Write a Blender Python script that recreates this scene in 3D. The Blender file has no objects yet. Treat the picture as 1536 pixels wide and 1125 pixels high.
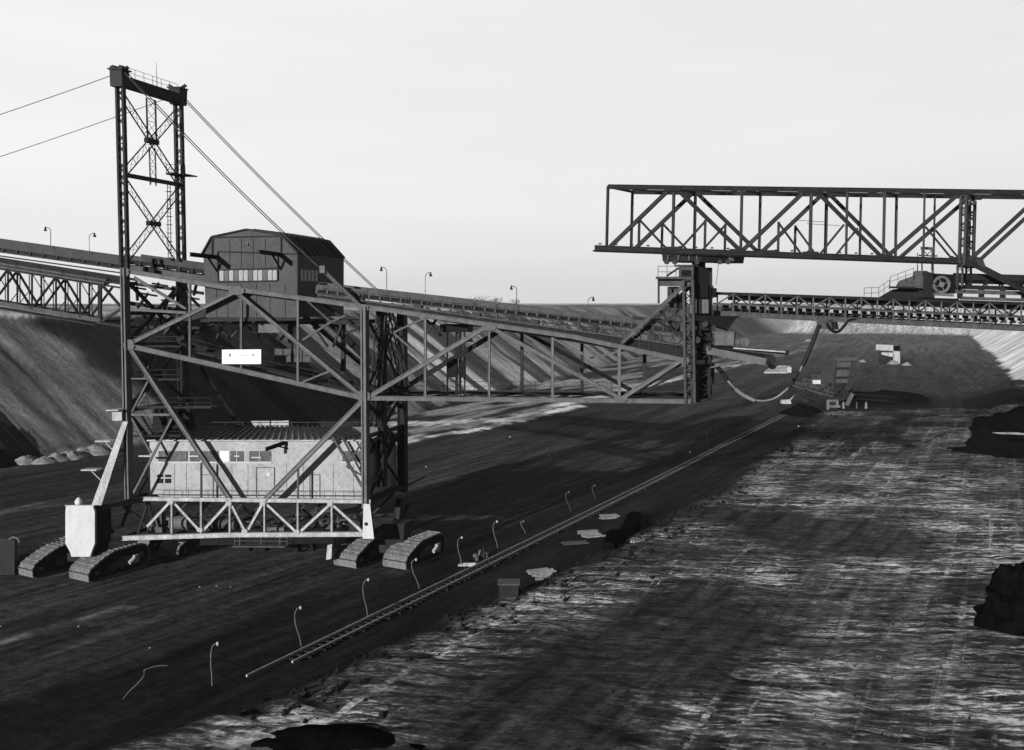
import bpy, math, random
import numpy as np
from mathutils import Vector, Matrix
random.seed(7)
C = bpy.context.scene.collection
R = math.radians
F_PX = 1450.0
HAZE = .00013
CAM = Vector((0, 0, 30.0))
PITCH = math.atan(107.5 / F_PX)
cp, sp = math.cos(PITCH), math.sin(PITCH)
U = Vector((.31, .95, 0))            # depth axis of the machine
YF = 106.0                           # world y of its front plane
T = Vector((.457, .889, 0)); N = Vector((.889, -.457, 0))   # travelling direction of the pit, and its right

def ray(px, py):
    x = (px - 768) / F_PX; v = -(py - 562.5) / F_PX
    return Vector((x, cp + v * sp, -sp + v * cp))
def P(px, py, Y):
    r = ray(px, py); return CAM + r * (Y / r.y)
def F(px, py, d=0):
    return P(px, py, YF + .95 * d)
def G(px, py, z=0):
    r = ray(px, py); return CAM + r * ((z - 30) / r.z)

# ------------------------------------------------------------------ materials
def nn(nt, t, **k):
    n = nt.nodes.new(t)
    for a, b in k.items(): setattr(n, a, b)
    return n
def mat(name, base, var=.35, rough=.7, scale=1.2, metallic=0.0, grime=.5, bump=.15, stretch=(1, 1, .35), spec=.3):
    m = bpy.data.materials.new(name); m.use_nodes = True
    nt = m.node_tree; b = nt.nodes['Principled BSDF']
    tc = nn(nt, 'ShaderNodeTexCoord'); mp = nn(nt, 'ShaderNodeMapping'); mp.inputs['Scale'].default_value = stretch
    nt.links.new(tc.outputs['Object'], mp.inputs[0])
    n1 = nn(nt, 'ShaderNodeTexNoise'); n1.inputs['Scale'].default_value = scale; n1.inputs['Detail'].default_value = 8; n1.inputs['Roughness'].default_value = .65
    n2 = nn(nt, 'ShaderNodeTexNoise'); n2.inputs['Scale'].default_value = scale * 6; n2.inputs['Detail'].default_value = 5
    nt.links.new(mp.outputs[0], n1.inputs[0]); nt.links.new(tc.outputs['Object'], n2.inputs[0])
    r = nn(nt, 'ShaderNodeMapRange'); r.inputs['From Min'].default_value = .3; r.inputs['From Max'].default_value = .7
    r.inputs['To Min'].default_value = base * (1 - var); r.inputs['To Max'].default_value = base * (1 + var)
    nt.links.new(n1.outputs[0], r.inputs[0])
    r2 = nn(nt, 'ShaderNodeMapRange'); r2.inputs['From Min'].default_value = .35; r2.inputs['From Max'].default_value = .55
    r2.inputs['To Min'].default_value = 1 - grime; r2.inputs['To Max'].default_value = 1
    nt.links.new(n2.outputs[0], r2.inputs[0])
    mu = nn(nt, 'ShaderNodeMath', operation='MULTIPLY'); nt.links.new(r.outputs[0], mu.inputs[0]); nt.links.new(r2.outputs[0], mu.inputs[1])
    nt.links.new(mu.outputs[0], b.inputs['Base Color'])
    b.inputs['Roughness'].default_value = rough; b.inputs['Metallic'].default_value = metallic
    b.inputs['Specular IOR Level'].default_value = spec
    if bump:
        bp = nn(nt, 'ShaderNodeBump'); bp.inputs['Strength'].default_value = bump; bp.inputs['Distance'].default_value = .05
        nt.links.new(n2.outputs[0], bp.inputs['Height']); nt.links.new(bp.outputs[0], b.inputs['Normal'])
    return m
M = dict(
    black=mat('black_steel', .006, rough=.6, spec=.15), dark=mat('dark_steel', .018, rough=.6, spec=.2),
    bridge=mat('bridge_steel', .022, rough=.55, spec=.2), mid=mat('grey_steel', .085, rough=.6, spec=.2),
    dim=mat('dull_steel', .045, rough=.6, spec=.2), grey=mat('weathered_grey_paint', .13, grime=.35), light=mat('light_grey_paint', .46, grime=.4), white=mat('white_paint', .6, var=.12, grime=.12),
    wall=mat('cream_wall_panels', .4, var=.16, grime=.22, scale=.5), cabin=mat('grey_cabin_sheet', .07, var=.2, grime=.25, scale=.4),
    roof=mat('roof_sheet', .5, grime=.5), roofdark=mat('dark_roof_sheet', .02), glass=mat('dusty_glass', .12, var=.6, rough=.25, scale=2.5, bump=0, spec=.5),
    pane=mat('bright_pane', .42, var=.3, rough=.3, scale=2.5, bump=0), sign=mat('sign_white', .85, var=.03, grime=.03, bump=0), ink=mat('sign_ink', .35),
    cable=mat('cable_rubber', .01), pale=mat('pale_cable', .22), belt=mat('rubber_belt', .02), tread=mat('tread_steel', .2, rough=.5, grime=.7),
    wood=mat('weathered_wood', .34, var=.5, stretch=(1, 1, 1)), rail=mat('rail_steel', .12, rough=.5), coal=mat('coal', .0045, var=.95, rough=1, grime=.6, bump=.6, stretch=(1, 1, 1), spec=0),
    rubble=mat('pale_rubble', .32, var=.5, rough=.9, grime=.6, bump=.6, stretch=(1, 1, 1), spec=.1), bulb=mat('lamp_glass', .6, var=.05, rough=.2, bump=0),
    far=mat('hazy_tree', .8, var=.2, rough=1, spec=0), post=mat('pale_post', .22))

# ------------------------------------------------------------------ mesh building
class MB:
    def __init__(s): s.v = []; s.f = []
    def add(s, vs, fs):
        o = len(s.v); s.v += [tuple(v) for v in vs]; s.f += [tuple(i + o for i in f) for f in fs]; return s
    def hexa(s, b, t):
        return s.add(list(b) + list(t), [(3, 2, 1, 0), (4, 5, 6, 7), (0, 1, 5, 4), (1, 2, 6, 5), (2, 3, 7, 6), (3, 0, 4, 7)])
    def bar(s, p, q, a, b, h, w):      # box from p to q, h along a, w along b
        p, q = Vector(p), Vector(q); a = a * (h / 2); b = b * (w / 2)
        return s.hexa([p - a - b, p + a - b, p + a + b, p - a + b], [q - a - b, q + a - b, q + a + b, q - a + b])
    def frame(s, p, q, n):
        e = (Vector(q) - Vector(p)).normalized(); n = Vector(n)
        a = e.cross(n)
        if a.length < 1e-3: a = e.cross(Vector((1, 0, 0)))
        a.normalize(); b = a.cross(e).normalized(); return e, a, b
    def beam(s, p, q, h=.5, w=.5, n=U):
        e, a, b = s.frame(p, q, n); return s.bar(p, q, a, b, h, w)
    def ibeam(s, p, q, h=.6, w=.5, n=U):
        h *= .8; w *= .75
        p, q = Vector(p), Vector(q); e, a, b = s.frame(p, q, n); t = max(.05, h * .17)
        for k in (-1, 1): s.bar(p + a * (k * (h - t) / 2), q + a * (k * (h - t) / 2), a, b, t, w)
        s.bar(p, q, a, b, h - 2 * t, w * .55)
        return s
    def tube(s, pts, r, k=6):
        pts = [Vector(p) for p in pts]; rings = []
        for i, p in enumerate(pts):
            e = (pts[min(i + 1, len(pts) - 1)] - pts[max(i - 1, 0)]).normalized()
            a = e.cross(Vector((0, 0, 1)));
            if a.length < .05: a = e.cross(Vector((1, 0, 0)))
            a.normalize(); b = a.cross(e); rr = r[i] if isinstance(r, (list, tuple)) else r
            rings.append([p + (a * math.cos(j * 2 * math.pi / k) + b * math.sin(j * 2 * math.pi / k)) * rr for j in range(k)])
        vs = [v for g in rings for v in g]; fs = []
        for i in range(len(rings) - 1):
            for j in range(k): fs.append((i * k + j, i * k + (j + 1) % k, (i + 1) * k + (j + 1) % k, (i + 1) * k + j))
        fs.append(tuple(range(k))[::-1]); fs.append(tuple((len(rings) - 1) * k + j for j in range(k)))
        return s.add(vs, fs)
    def cyl(s, p, q, r, k=16): return s.tube([p, q], r, k)
    def prism(s, poly, off):
        n = len(poly); off = Vector(off); poly = [Vector(p) for p in poly]
        return s.add(poly + [p + off for p in poly], [tuple(range(n))[::-1], tuple(range(n, 2 * n))] + [(i, (i + 1) % n, (i + 1) % n + n, i + n) for i in range(n)])
    def lattice(s, p, q, w=1.0, d=1.0, n=U, c=.14, l=.06, step=1.2):
        p, q = Vector(p), Vector(q); e, a, b = s.frame(p, q, n); L = (q - p).length; k = max(2, round(L / step))
        cs = [a * (i * w / 2) + b * (j * d / 2) for i, j in ((-1, -1), (1, -1), (1, 1), (-1, 1))]
        for o in cs: s.bar(p + o, q + o, a, b, c, c)
        for f in range(4):
            o1, o2 = cs[f], cs[(f + 1) % 4]
            for i in range(k):
                x, y = p + e * (L * i / k), p + e * (L * (i + 1) / k)
                A, B = (x + o1, y + o2) if i % 2 else (x + o2, y + o1)
                e2, a2, b2 = s.frame(A, B, o1 + o2); s.bar(A, B, a2, b2, l, l)
                if i % 2 == 0:
                    s.bar(x + o1, x + o2, e, (o1 + o2).normalized(), l, l)
        return s
    def railing(s, pts, h=1.1, step=1.8, r=.025, rails=(.55, 1.1)):
        Z = Vector((0, 0, 1))
        for p, q in zip(pts[:-1], pts[1:]):
            p, q = Vector(p), Vector(q); L = (q - p).length; k = max(1, round(L / step))
            for i in range(k + 1):
                x = p.lerp(q, i / k); s.beam(x, x + Z * h, r * 2, r * 2)
            for z in rails: s.beam(p + Z * z * h / 1.1, q + Z * z * h / 1.1, r * 2, r * 2)
        return s
    def build(s, name, m, parent=None, smooth=False):
        me = bpy.data.meshes.new(name)
        org = Vector((0, 0, 0))
        if s.v:
            a = np.array(s.v); org = Vector(((a[:, 0].min() + a[:, 0].max()) / 2, (a[:, 1].min() + a[:, 1].max()) / 2, a[:, 2].min()))
        me.from_pydata([tuple(Vector(v) - org) for v in s.v], [], s.f); me.update()
        me.materials.append(M[m] if isinstance(m, str) else m)
        if smooth:
            for p in me.polygons: p.use_smooth = True
        o = bpy.data.objects.new(name, me); C.objects.link(o); o.location = org
        if parent is not None:
            o.parent = parent; o.location = org - wpos(parent)
        return o
def wpos(o):
    v = Vector(o.location)
    while o.parent: o = o.parent; v += o.location
    return v
def thing(name, label, cat, loc, group=None):
    o = bpy.data.objects.new(name, None); C.objects.link(o); o.location = loc; o['label'] = label; o['category'] = cat
    if group: o['group'] = group
    return o
def tag(o, label, cat, group=None, kind=None):
    if label: o['label'] = label; o['category'] = cat
    if group: o['group'] = group
    if kind: o['kind'] = kind
    return o
ZV = Vector((0, 0, 1)); XV = Vector((1, 0, 0))

# ------------------------------------------------------------------ terrain
rng = np.random.default_rng(3)
_lat = rng.random((256, 256))
def vnoise(x, y):
    xi = np.floor(x).astype(int); yi = np.floor(y).astype(int); fx = x - xi; fy = y - yi
    fx = fx * fx * (3 - 2 * fx); fy = fy * fy * (3 - 2 * fy)
    g = lambda a, b: _lat[a % 256, b % 256]
    return (g(xi, yi) * (1 - fx) + g(xi + 1, yi) * fx) * (1 - fy) + (g(xi, yi + 1) * (1 - fx) + g(xi + 1, yi + 1) * fx) * fy
def fbm(x, y, o=4):
    r = 0; a = .5
    for i in range(o): r = r + a * vnoise(x * 2 ** i + 17.3 * i, y * 2 ** i + 5.1 * i); a *= .5
    return r / (1 - .5 ** o)
def tn(v): return (v.dot(T), v.dot(N))
def sstep(a, b, x):
    t = np.clip((x - a) / (b - a), 0, 1); return t * t * (3 - 2 * t)
BH = 4.0
crest = sorted(tn(G(px, py, BH)) for px, py in [(-60, 1150), (250, 1108), (420, 1060), (560, 985), (700, 925), (760, 893), (850, 865), (950, 812), (1050, 762), (1090, 740), (1150, 692), (1200, 655), (1235, 622)])
ltoe = sorted(tn(G(px, py, 0)) for px, py in [(0, 697), (170, 673), (450, 648), (620, 620), (700, 600), (765, 583), (850, 563), (960, 535), (1100, 508)])
rtoe = sorted(tn(G(px, py, 0)) for px, py in [(1536, 584), (1500, 545), (1447, 497)])
def pl(pts, t): return np.interp(t, [p[0] for p in pts], [p[1] for p in pts])
def axis(segs):
    out = []
    for a, b, st in segs: out += list(np.arange(a, b, st))
    return np.array(out + [segs[-1][1]])
tt = axis([(-400, 30, 20), (30, 130, .5), (130, 330, 1.0), (330, 900, 4), (900, 1500, 20), (1500, 6000, 200)])
ns = axis([(-3000, -400, 100), (-400, -220, 6), (-220, -70, 1.0), (-70, 40, .5), (40, 120, 4), (120, 3000, 120)])
TT, NN = np.meshgrid(tt, ns, indexing='ij')
def heights(t, n):
    nc = pl(crest, t) + (fbm(t * .12, n * 0 + 3.3) - .5) * 3 + (fbm(t * .5, n * 0 + 8.3) - .5) * 2.6
    tend = 242 + (n + 40) * .68 + (fbm(n * .2, n * 0 + 1.7) - .5) * 4
    b = sstep(-7.5, 0, n - nc) * (1 - sstep(0, 6, t - tend))
    h = BH * b + (fbm(t * .08, n * .08) - .5) * .9 * b + (fbm(t * .5, n * .22) - .5) * .5 * b + (fbm(t * 1.4, n * .5) - .5) * .28 * b
    # coal bench: long shallow cuts along the travelling direction
    fl = (1 - b) * sstep(-400, -60, n * 0 - 100) 
    h = h + (1 - b) * ((fbm(t * .02, n * .35) - .5) * .7 + (fbm(t * .35, n * .5) - .5) * .14)
    # ledge running right under the rails
    nr = -28.0
    # left spoil slope
    nl = pl(ltoe, t) + (fbm(t * .05, n * 0 + 9.1) - .5) * 14 + (fbm(t * .35, n * 0 + 2.2) - .5) * 2.5
    s = (nl - n)
    gul = (fbm(t * .16 + s * .05, s * .012 + 3) - .5) * 1.1 + (fbm(t * .6 + s * .1, s * .03) - .5) * .5
    hl = np.clip(s * .68 + gul * sstep(2, 16, s), 0, None)
    top = 27.6 + (fbm(t * .02, n * .02) - .5) * 4 + (fbm(t * .1, n * .1) - .5) * 1.6
    hl = np.where(s > 0, np.minimum(hl, top), 0)
    # right sand bank
    nrb = pl(rtoe, t) + (fbm(t * .06, n * 0 + 4.4) - .5) * 10
    s2 = n - nrb
    hr = np.where((s2 > 0) & (t > 330), np.minimum(s2 * .62 + (fbm(t * .15, s2 * .02) - .5) * .8, 26), 0) * sstep(330, 372, t)
    hr = np.where(hr < 0, 0, hr)
    hd = 3.5 * sstep(-16, 2, n - (t - 260) * .02) * sstep(232, 262, t) * (1 - sstep(370, 420, t)) * (fbm(t * .1, n * .1) + .6)
    # far end of the pit
    hf = np.clip((t - 1040 - (fbm(n * .01, t * 0) - .5) * 260) * .14, 0, 27) + sstep(1000, 1300, t) * (fbm(t * .008, n * .012) - .5) * 9
    hf = np.clip(hf, 0, None)
    H = np.maximum(np.maximum(h, hl), np.maximum(np.maximum(hr, hd), hf))
    # dark trench in the coal slope
    tr = []
    a = np.array(tn(G(912, 826, 2))); c_ = np.array(tn(G(955, 770, 2)))
    ab = c_ - a; q = np.clip(((t - a[0]) * ab[0] + (n - a[1]) * ab[1]) / (ab @ ab), 0, 1)
    dist = np.hypot(t - a[0] - q * ab[0], n - a[1] - q * ab[1])
    trench = 1 - sstep(.9, 1.7, dist)
    trench = trench * 0
    return H, b, s, nl, s2, nc, tend, trench
def march(px, py):
    rr = ray(px, py); ys = np.arange(40, 900, .5); k = ys / rr.y; x = rr.x * k; z = 30 + rr.z * k
    t = x * T.x + ys * T.y; n = x * N.x + ys * N.y; h = heights(t, n)[0]
    hit = np.nonzero(z < h)[0]; i = hit[0] if len(hit) else -1
    return Vector((float(x[i]), float(ys[i]), float(h[i])))
gp = march
H, Bm, S, NL, S2, NC, TE, TRN = heights(TT, NN)
X = TT * T.x + NN * N.x; Y = TT * T.y + NN * N.y
d = np.hypot(X, Y)
# zones
slope = sstep(-1, 3, S)
bench = Bm
sandr = sstep(-1, 2, S2) * sstep(335, 372, TT)
strip = sstep(0, 3, NN + 117 + (fbm(TT * .05, NN * 0) - .5) * 12 * 0 - 4 * 0) # right edge of pale strip
inner = (1 - sstep(-116, -113, NN + (fbm(TT * .2, NN * .2) - .5) * 5)) * sstep(150, 190, TT) * (1 - slope)
alb = .03 + .018 * sstep(.3, .75, fbm(TT * .012, NN * .14))
alb = alb * (1 - inner) + inner * (.03 + .3 * sstep(.42, .62, fbm(TT * .03 + 4, NN * .22)) + .5 * sstep(-122, -117, NN) * sstep(.4, .55, fbm(TT * .08, NN * .3)))
hz = sstep(250, 1100, d)  # distance haze, mixed into the ground albedo
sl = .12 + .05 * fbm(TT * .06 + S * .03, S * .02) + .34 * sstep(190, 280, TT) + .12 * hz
# shadow on the slope behind the gantry, painted in as dark albedo
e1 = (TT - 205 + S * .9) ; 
slope_shade = sstep(0, 8, 60 - np.abs(TT - 185 + S * .35 + (fbm(TT * .1, S * .1) - .5) * 8) * 2.1) * sstep(-1, 2, 40 - S)
sl = sl * (1 - slope_shade) + .018 * slope_shade
sl = sl + .18 * sstep(.5, .62, fbm(TT * .05, S * .12 + 5)) * (1 - sstep(4, 16, S)) * sstep(210, 300, TT)
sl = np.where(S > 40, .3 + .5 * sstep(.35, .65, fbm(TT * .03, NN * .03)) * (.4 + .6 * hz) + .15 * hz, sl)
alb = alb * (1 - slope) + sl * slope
alb = alb * (1 - sandr) + .9 * sandr
darkend = (1 - sstep(0, 3, -(TT - TE - 3))) * (1 - sstep(60, 110, TT - TE)) * sstep(-60, -35, NN) * (1 - slope) * (1 - sandr)
alb = alb * (1 - darkend * .55)
farp = sstep(300, 800, TT) * (1 - sandr)  # far floor paled in its albedo to imitate haze
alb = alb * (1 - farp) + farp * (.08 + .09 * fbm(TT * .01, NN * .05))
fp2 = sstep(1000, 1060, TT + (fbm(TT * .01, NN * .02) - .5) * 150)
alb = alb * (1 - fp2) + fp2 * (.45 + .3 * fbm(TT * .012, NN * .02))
paleb = bench * (.25 + .75 * sstep(.38, .62, fbm(TT * .035 + 2, NN * .05 + 9))) * (.45 + .55 * sstep(-45, -8, NN))
# paler rim along the bench edge near the camera
rim = bench * np.exp(-((NN - NC - 4.5) / 4.0) ** 2) * (1 - sstep(105, 150, TT)); paleb = np.clip(paleb + .55 * rim, 0, 1)
slopecoal = sstep(-26, -22, NN - NC) * (1 - sstep(-2, 1.5, NN - NC)) * (1 - slope)
alb = alb * (1 - .72 * slopecoal * (TT < 250))
paleb = paleb * sstep(-1.5, 2, NN - NC)
def inpoly(pts, soft=2.0):
    pw = [march(*p) for p in pts]; pw = [(p.x, p.y) for p in pw]
    wx = X + (fbm(TT * .12, NN * .12 + 5) - .5) * 2 * soft; wy = Y + (fbm(TT * .12 + 9, NN * .12) - .5) * 2 * soft
    ins = np.zeros(X.shape, bool); j = len(pw) - 1
    for i in range(len(pw)):
        (xi, yi), (xj, yj) = pw[i], pw[j]
        if abs(yj - yi) > 1e-6: ins ^= ((yi > wy) != (yj > wy)) & (wx < (xj - xi) * (wy - yi) / (yj - yi) + xi)
        j = i
    return ins.astype(float)
def blob(px, py, rx, ry):
    c = march(px, py); ax = rx * c.y / F_PX; ay = ry * c.y ** 2 / (F_PX * (30 - c.z))
    wob = 1 + (fbm(TT * .09 + px, NN * .09) - .5) * 1.3
    return np.exp(-(((X - c.x) / ax) ** 2 + ((Y - c.y) / ay) ** 2) * wob ** 2)
def capsule(p0, p1, r):
    a, b = march(*p0), march(*p1); dx, dy = b.x - a.x, b.y - a.y
    q_ = np.clip(((X - a.x) * dx + (Y - a.y) * dy) / (dx * dx + dy * dy), 0, 1)
    dd = np.hypot(X - a.x - q_ * dx, Y - a.y - q_ * dy) + (fbm(TT * .5, NN * .5) - .5) * r * 2
    return 1 - sstep(r * .5, r * 1.3, dd)
bl = 0 * X
for px, py, rx, ry, wt in [(1330, 862, 190, 17, 1.3), (1440, 790, 60, 90, .4), (1215, 1040, 22, 90, .7), (1480, 1060, 90, 60, .4), (1150, 860, 60, 30, .3), (1420, 770, 130, 70, .9), (1480, 1000, 170, 120, .7), (1260, 1010, 150, 90, .5), (1350, 930, 130, 50, .4), (1120, 1085, 120, 50, .45), (610, 1005, 120, 40, .6), (450, 1075, 160, 26, .75), (1150, 735, 90, 30, .55), (1280, 680, 130, 30, .4), (1400, 640, 130, 24, .5), (820, 900, 140, 30, .4), (1010, 800, 110, 30, .4), (740, 960, 100, 30, .35), (1080, 600 + 90, 40, 20, .3),
    (1280, 805, 110, 26, -1.0), (1060, 935, 150, 40, -.6), (1260, 732, 90, 9, -.9), (1230, 970, 60, 12, -.5), (1060, 1030, 70, 18, -.5), (1370, 1040, 100, 12, -.5), (900, 990, 170, 50, -.35), (820, 1085, 150, 50, -.3), (1150, 780, 120, 22, -.4), (1500, 900, 40, 40, -.5), (1290, 640, 60, 14, -.5), (1340, 560 + 70, 80, 8, -.4), (1090, 1000, 60, 30, -.3)]:
    bl = bl + wt * blob(px, py, rx, ry)
paleb = np.clip(.27 * bench + 1.15 * bench * bl, .05 * bench, 1.25) * sstep(-1.5, 2, NN - NC) * (1 - .85 * sstep(-30, 0, 0 * NN))
shade_poly = inpoly([(205, 506), (300, 524), (400, 548), (500, 575), (548, 604), (560, 640), (420, 648), (260, 655), (225, 600)], 3)
alb = alb * (1 - shade_poly * .84)  # the slope shadow painted again as a darkened polygon
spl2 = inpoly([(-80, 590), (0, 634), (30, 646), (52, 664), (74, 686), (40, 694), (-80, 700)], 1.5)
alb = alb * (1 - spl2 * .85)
for a_, b_, r_, v_ in [((0, 966), (45, 952), .35, .10), ((110, 934), (192, 911), .5, .10), ((130, 940), (200, 930), .9, .03), ((5, 1001), (28, 999), .3, .07), ((0, 770), (60, 755), .8, .05), ((60, 762), (130, 752), .7, .05), ((330, 1120), (420, 1103), .5, .3), ((420, 1103), (470, 1088), .8, .2), ((690, 650), (760, 634), 1.6, .8), ((770, 631), (868, 609), 2.4, .85), ((640, 655), (720, 643), 1.3, .5), ((610, 637), (730, 630), 5.0, .5), ((740, 632), (800, 622), 2.0, .3), ((560, 634), (640, 634), 2.0, .3), ((700, 590), (860, 570), 4, .12)]:
    alb = alb + v_ * capsule(a_, b_, r_)
alb = alb * (1 - .75 * inpoly([(1275, 596), (1400, 596), (1400, 612), (1270, 612)], 1)) * (1 - .9 * inpoly([(1450, 618), (1440, 600), (1490, 588), (1620, 586), (1700, 640), (1600, 700), (1540, 720), (1520, 690), (1460, 660)], 1))
alb = alb * (1 - .92 * capsule((908, 822), (957, 772), 1.3))
nv = TT.size
me = bpy.data.meshes.new('ground'); nt_, nn_ = TT.shape
me.vertices.add(nv); me.vertices.foreach_set('co', np.stack([X, Y, H], -1).astype(np.float32).ravel())
idx = np.arange(nv).reshape(nt_, nn_)
q = np.stack([idx[:-1, :-1], idx[1:, :-1], idx[1:, 1:], idx[:-1, 1:]], -1).reshape(-1, 4)[:, ::-1]
me.loops.add(q.size); me.loops.foreach_set('vertex_index', q.ravel().astype(np.int32))
me.polygons.add(len(q)); me.polygons.foreach_set('loop_start', np.arange(0, q.size, 4, dtype=np.int32)); me.polygons.foreach_set('loop_total', np.full(len(q), 4, np.int32))
me.update(calc_edges=True); me.validate()
me.polygons.foreach_set('use_smooth', np.ones(len(q), bool))
ca = me.color_attributes.new('zone', 'FLOAT_COLOR', 'POINT')
slope = np.clip(slope + sandr, 0, 1)
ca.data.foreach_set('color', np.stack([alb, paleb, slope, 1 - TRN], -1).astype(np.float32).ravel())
if (me.polygons[0].normal.z < 0): me.flip_normals()
ground = bpy.data.objects.new('ground', me); C.objects.link(ground); ground['kind'] = 'structure'

def ground_material():
    m = bpy.data.materials.new('mined_ground'); m.use_nodes = True; nt = m.node_tree; L = nt.links.new
    b = nt.nodes['Principled BSDF']; b.inputs['Roughness'].default_value = .95; b.inputs['Specular IOR Level'].default_value = .06
    at = nn(nt, 'ShaderNodeAttribute', attribute_name='zone'); sep = nn(nt, 'ShaderNodeSeparateColor'); L(at.outputs['Color'], sep.inputs[0])
    tc = nn(nt, 'ShaderNodeTexCoord')
    def noise(rot, scale, detail=6, rough=.6, dist=0, s=1.0):
        mp0 = nn(nt, 'ShaderNodeMapping'); mp0.inputs['Rotation'].default_value = (0, 0, rot); L(tc.outputs['Object'], mp0.inputs[0])
        mp = nn(nt, 'ShaderNodeMapping'); mp.inputs['Scale'].default_value = (*scale, .02); L(mp0.outputs[0], mp.inputs[0])
        n = nn(nt, 'ShaderNodeTexNoise'); n.inputs['Scale'].default_value = s; n.inputs['Detail'].default_value = detail; n.inputs['Roughness'].default_value = rough; n.inputs['Distortion'].default_value = dist
        L(mp.outputs[0], n.inputs[0]); return n.outputs[0]
    def rng_(v, a, b_, c=0, d_=1, clamp=True):
        r = nn(nt, 'ShaderNodeMapRange'); r.clamp = clamp
        for i, x in zip(('From Min', 'From Max', 'To Min', 'To Max'), (a, b_, c, d_)): r.inputs[i].default_value = x
        L(v, r.inputs[0]); return r.outputs[0]
    def op(o, a, b_):
        n = nn(nt, 'ShaderNodeMath', operation=o)
        for i, x in enumerate((a, b_)):
            if isinstance(x, (int, float)): n.inputs[i].default_value = x
            else: L(x, n.inputs[i])
        return n.outputs[0]
    A, PB, SL = sep.outputs
    ang = R(-27.2)
    st1 = noise(R(9), (.17, 1.0), 9, .68, .3)            # scrape marks across the bench
    st2 = noise(R(14), (.4, 2.2), 8, .7, .2)
    st3 = noise(R(4), (.07, .9), 6, .6, .5)
    st4 = noise(R(7), (.7, 3.0), 8, .72, .2)
    blot = noise(0, (.05, .09), 5, .6, .6)
    trk = noise(R(27.2), (.9, .02), 4, .55, .35)          # wheel tracks along the pit
    trk2 = noise(R(27.2), (.35, .012), 4, .55, 0)
    fine = noise(0, (1.1, 1.8), 8, .75, 0)
    grain = noise(0, (.7, .9), 9, .75, 0)
    s_a = op('MULTIPLY', rng_(st1, .49, .555), rng_(st2, .45, .56, .12, 1))
    s_b = op('MULTIPLY', rng_(st3, .49, .57), rng_(st4, .47, .56, .03, 1))
    s_c = op('MULTIPLY', rng_(trk, .57, .63), rng_(st2, .44, .55, .1, .8))
    streak = op('MAXIMUM', op('MAXIMUM', s_a, s_b), s_c)
    streak = op('MULTIPLY', streak, rng_(blot, .42, .56, .35, 1.3))
    streak = op('MULTIPLY', streak, rng_(trk2, .38, .60, .6, 1.15))
    streak = op('MULTIPLY', streak, rng_(fine, .42, .58, .35, 1.5))
    pal = op('ADD', op('MULTIPLY', op('MULTIPLY', streak, PB), 6.0), op('MULTIPLY', PB, op('MULTIPLY', rng_(st3, .42, .6, .02, .17), rng_(trk2, .38, .6, .5, 1.3))))
    speck = noise(R(5), (1.6, 3.4), 6, .7, 0)
    pal = op('MINIMUM', op('MULTIPLY', pal, rng_(speck, .42, .58, .55, 1.6)), .88)
    # coal floor: long furrows, their shading painted into the albedo
    fur = noise(R(33), (.8, .05), 7, .62, .1)
    fur2 = noise(R(22), (.28, .012), 5, .6, .2)
    flo = op('MULTIPLY', rng_(fur, .32, .68, .4, 2.0), rng_(fur2, .35, .65, .65, 1.45))
    flo = op('MULTIPLY', flo, rng_(grain, .35, .68, .4, 1.8))
    # slope: runnels down the bank
    run = noise(R(27.2), (.05, .55), 8, .62, .4)
    run2 = noise(R(12), (.04, .22), 6, .6, .4)
    slo = op('MULTIPLY', rng_(run, .3, .7, .6, 1.45), rng_(run2, .35, .65, .65, 1.35))
    slo = op('MULTIPLY', slo, rng_(grain, .3, .7, .75, 1.3))
    mx = nn(nt, 'ShaderNodeMix'); mx.data_type = 'FLOAT'; L(SL, mx.inputs[0]); L(flo, mx.inputs[2]); L(slo, mx.inputs[3])
    col = op('MULTIPLY', A, mx.outputs[0])
    # scattered small pale stones
    sp_ = op('MULTIPLY', rng_(fine, .68, .74), .25)
    col = op('ADD', op('ADD', col, pal), op('MULTIPLY', sp_, op('SUBTRACT', 1, SL)))
    col = op('MULTIPLY', col, op('ADD', op('MULTIPLY', at.outputs['Alpha'], .9), .1))
    L(col, b.inputs['Base Color'])
    hgt = op('ADD', op('MULTIPLY', st1, op('MULTIPLY', PB, .5)), op('ADD', op('MULTIPLY', grain, .7), op('MULTIPLY', fine, .35)))
    hgt = op('ADD', hgt, op('MULTIPLY', fur, op('SUBTRACT', .5, op('MULTIPLY', PB, .5))))
    bp = nn(nt, 'ShaderNodeBump'); bp.inputs['Strength'].default_value = 1.0; bp.inputs['Distance'].default_value = .5
    L(hgt, bp.inputs['Height']); L(bp.outputs[0], b.inputs['Normal'])
    return m
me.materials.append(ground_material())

def gz(x, y):
    t = np.array([x * T.x + y * T.y]); n = np.array([x * N.x + y * N.y]); return float(heights(t, n)[0][0])

# ------------------------------------------------------------------ main gantry
DG = 8.0
base0 = Vector((F(370, 800).x, YF + 5, 0))
gan = thing('crawler_gantry', 'huge steel crawler gantry with tall mast, dark cabin, pale machine house and long girder', 'gantry', base0)
RU = U * DG; RT = U * 9.8
def ib(name, a, b, h, w, m, parent=None, d=0, rear=None, hr=None, mr='black', n=U):
    o = MB().ibeam(F(*a, d), F(*b, d), h, w, n).build(name, m, parent or gan)
    if rear is not None:
        MB().ibeam(F(*a, d) + U * rear, F(*b, d) + U * rear, hr or h, w, n).build(name, mr, parent or gan)
    return o
def gus(p, w=1.5, h=1.2, m='grey', parent=None, off=.32):
    c = Vector(p) - U * off
    w *= .3; h *= .3; pts = [c + XV * a + ZV * b for a, b in ((-w, -h * .45), (-w * .5, -h), (w * .5, -h), (w, -h * .45), (w, h * .45), (w * .5, h), (-w * .5, h), (-w, h * .45))]
    MB().prism(pts, U * .05).build('gusset_plate', m, parent or gan)

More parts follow.
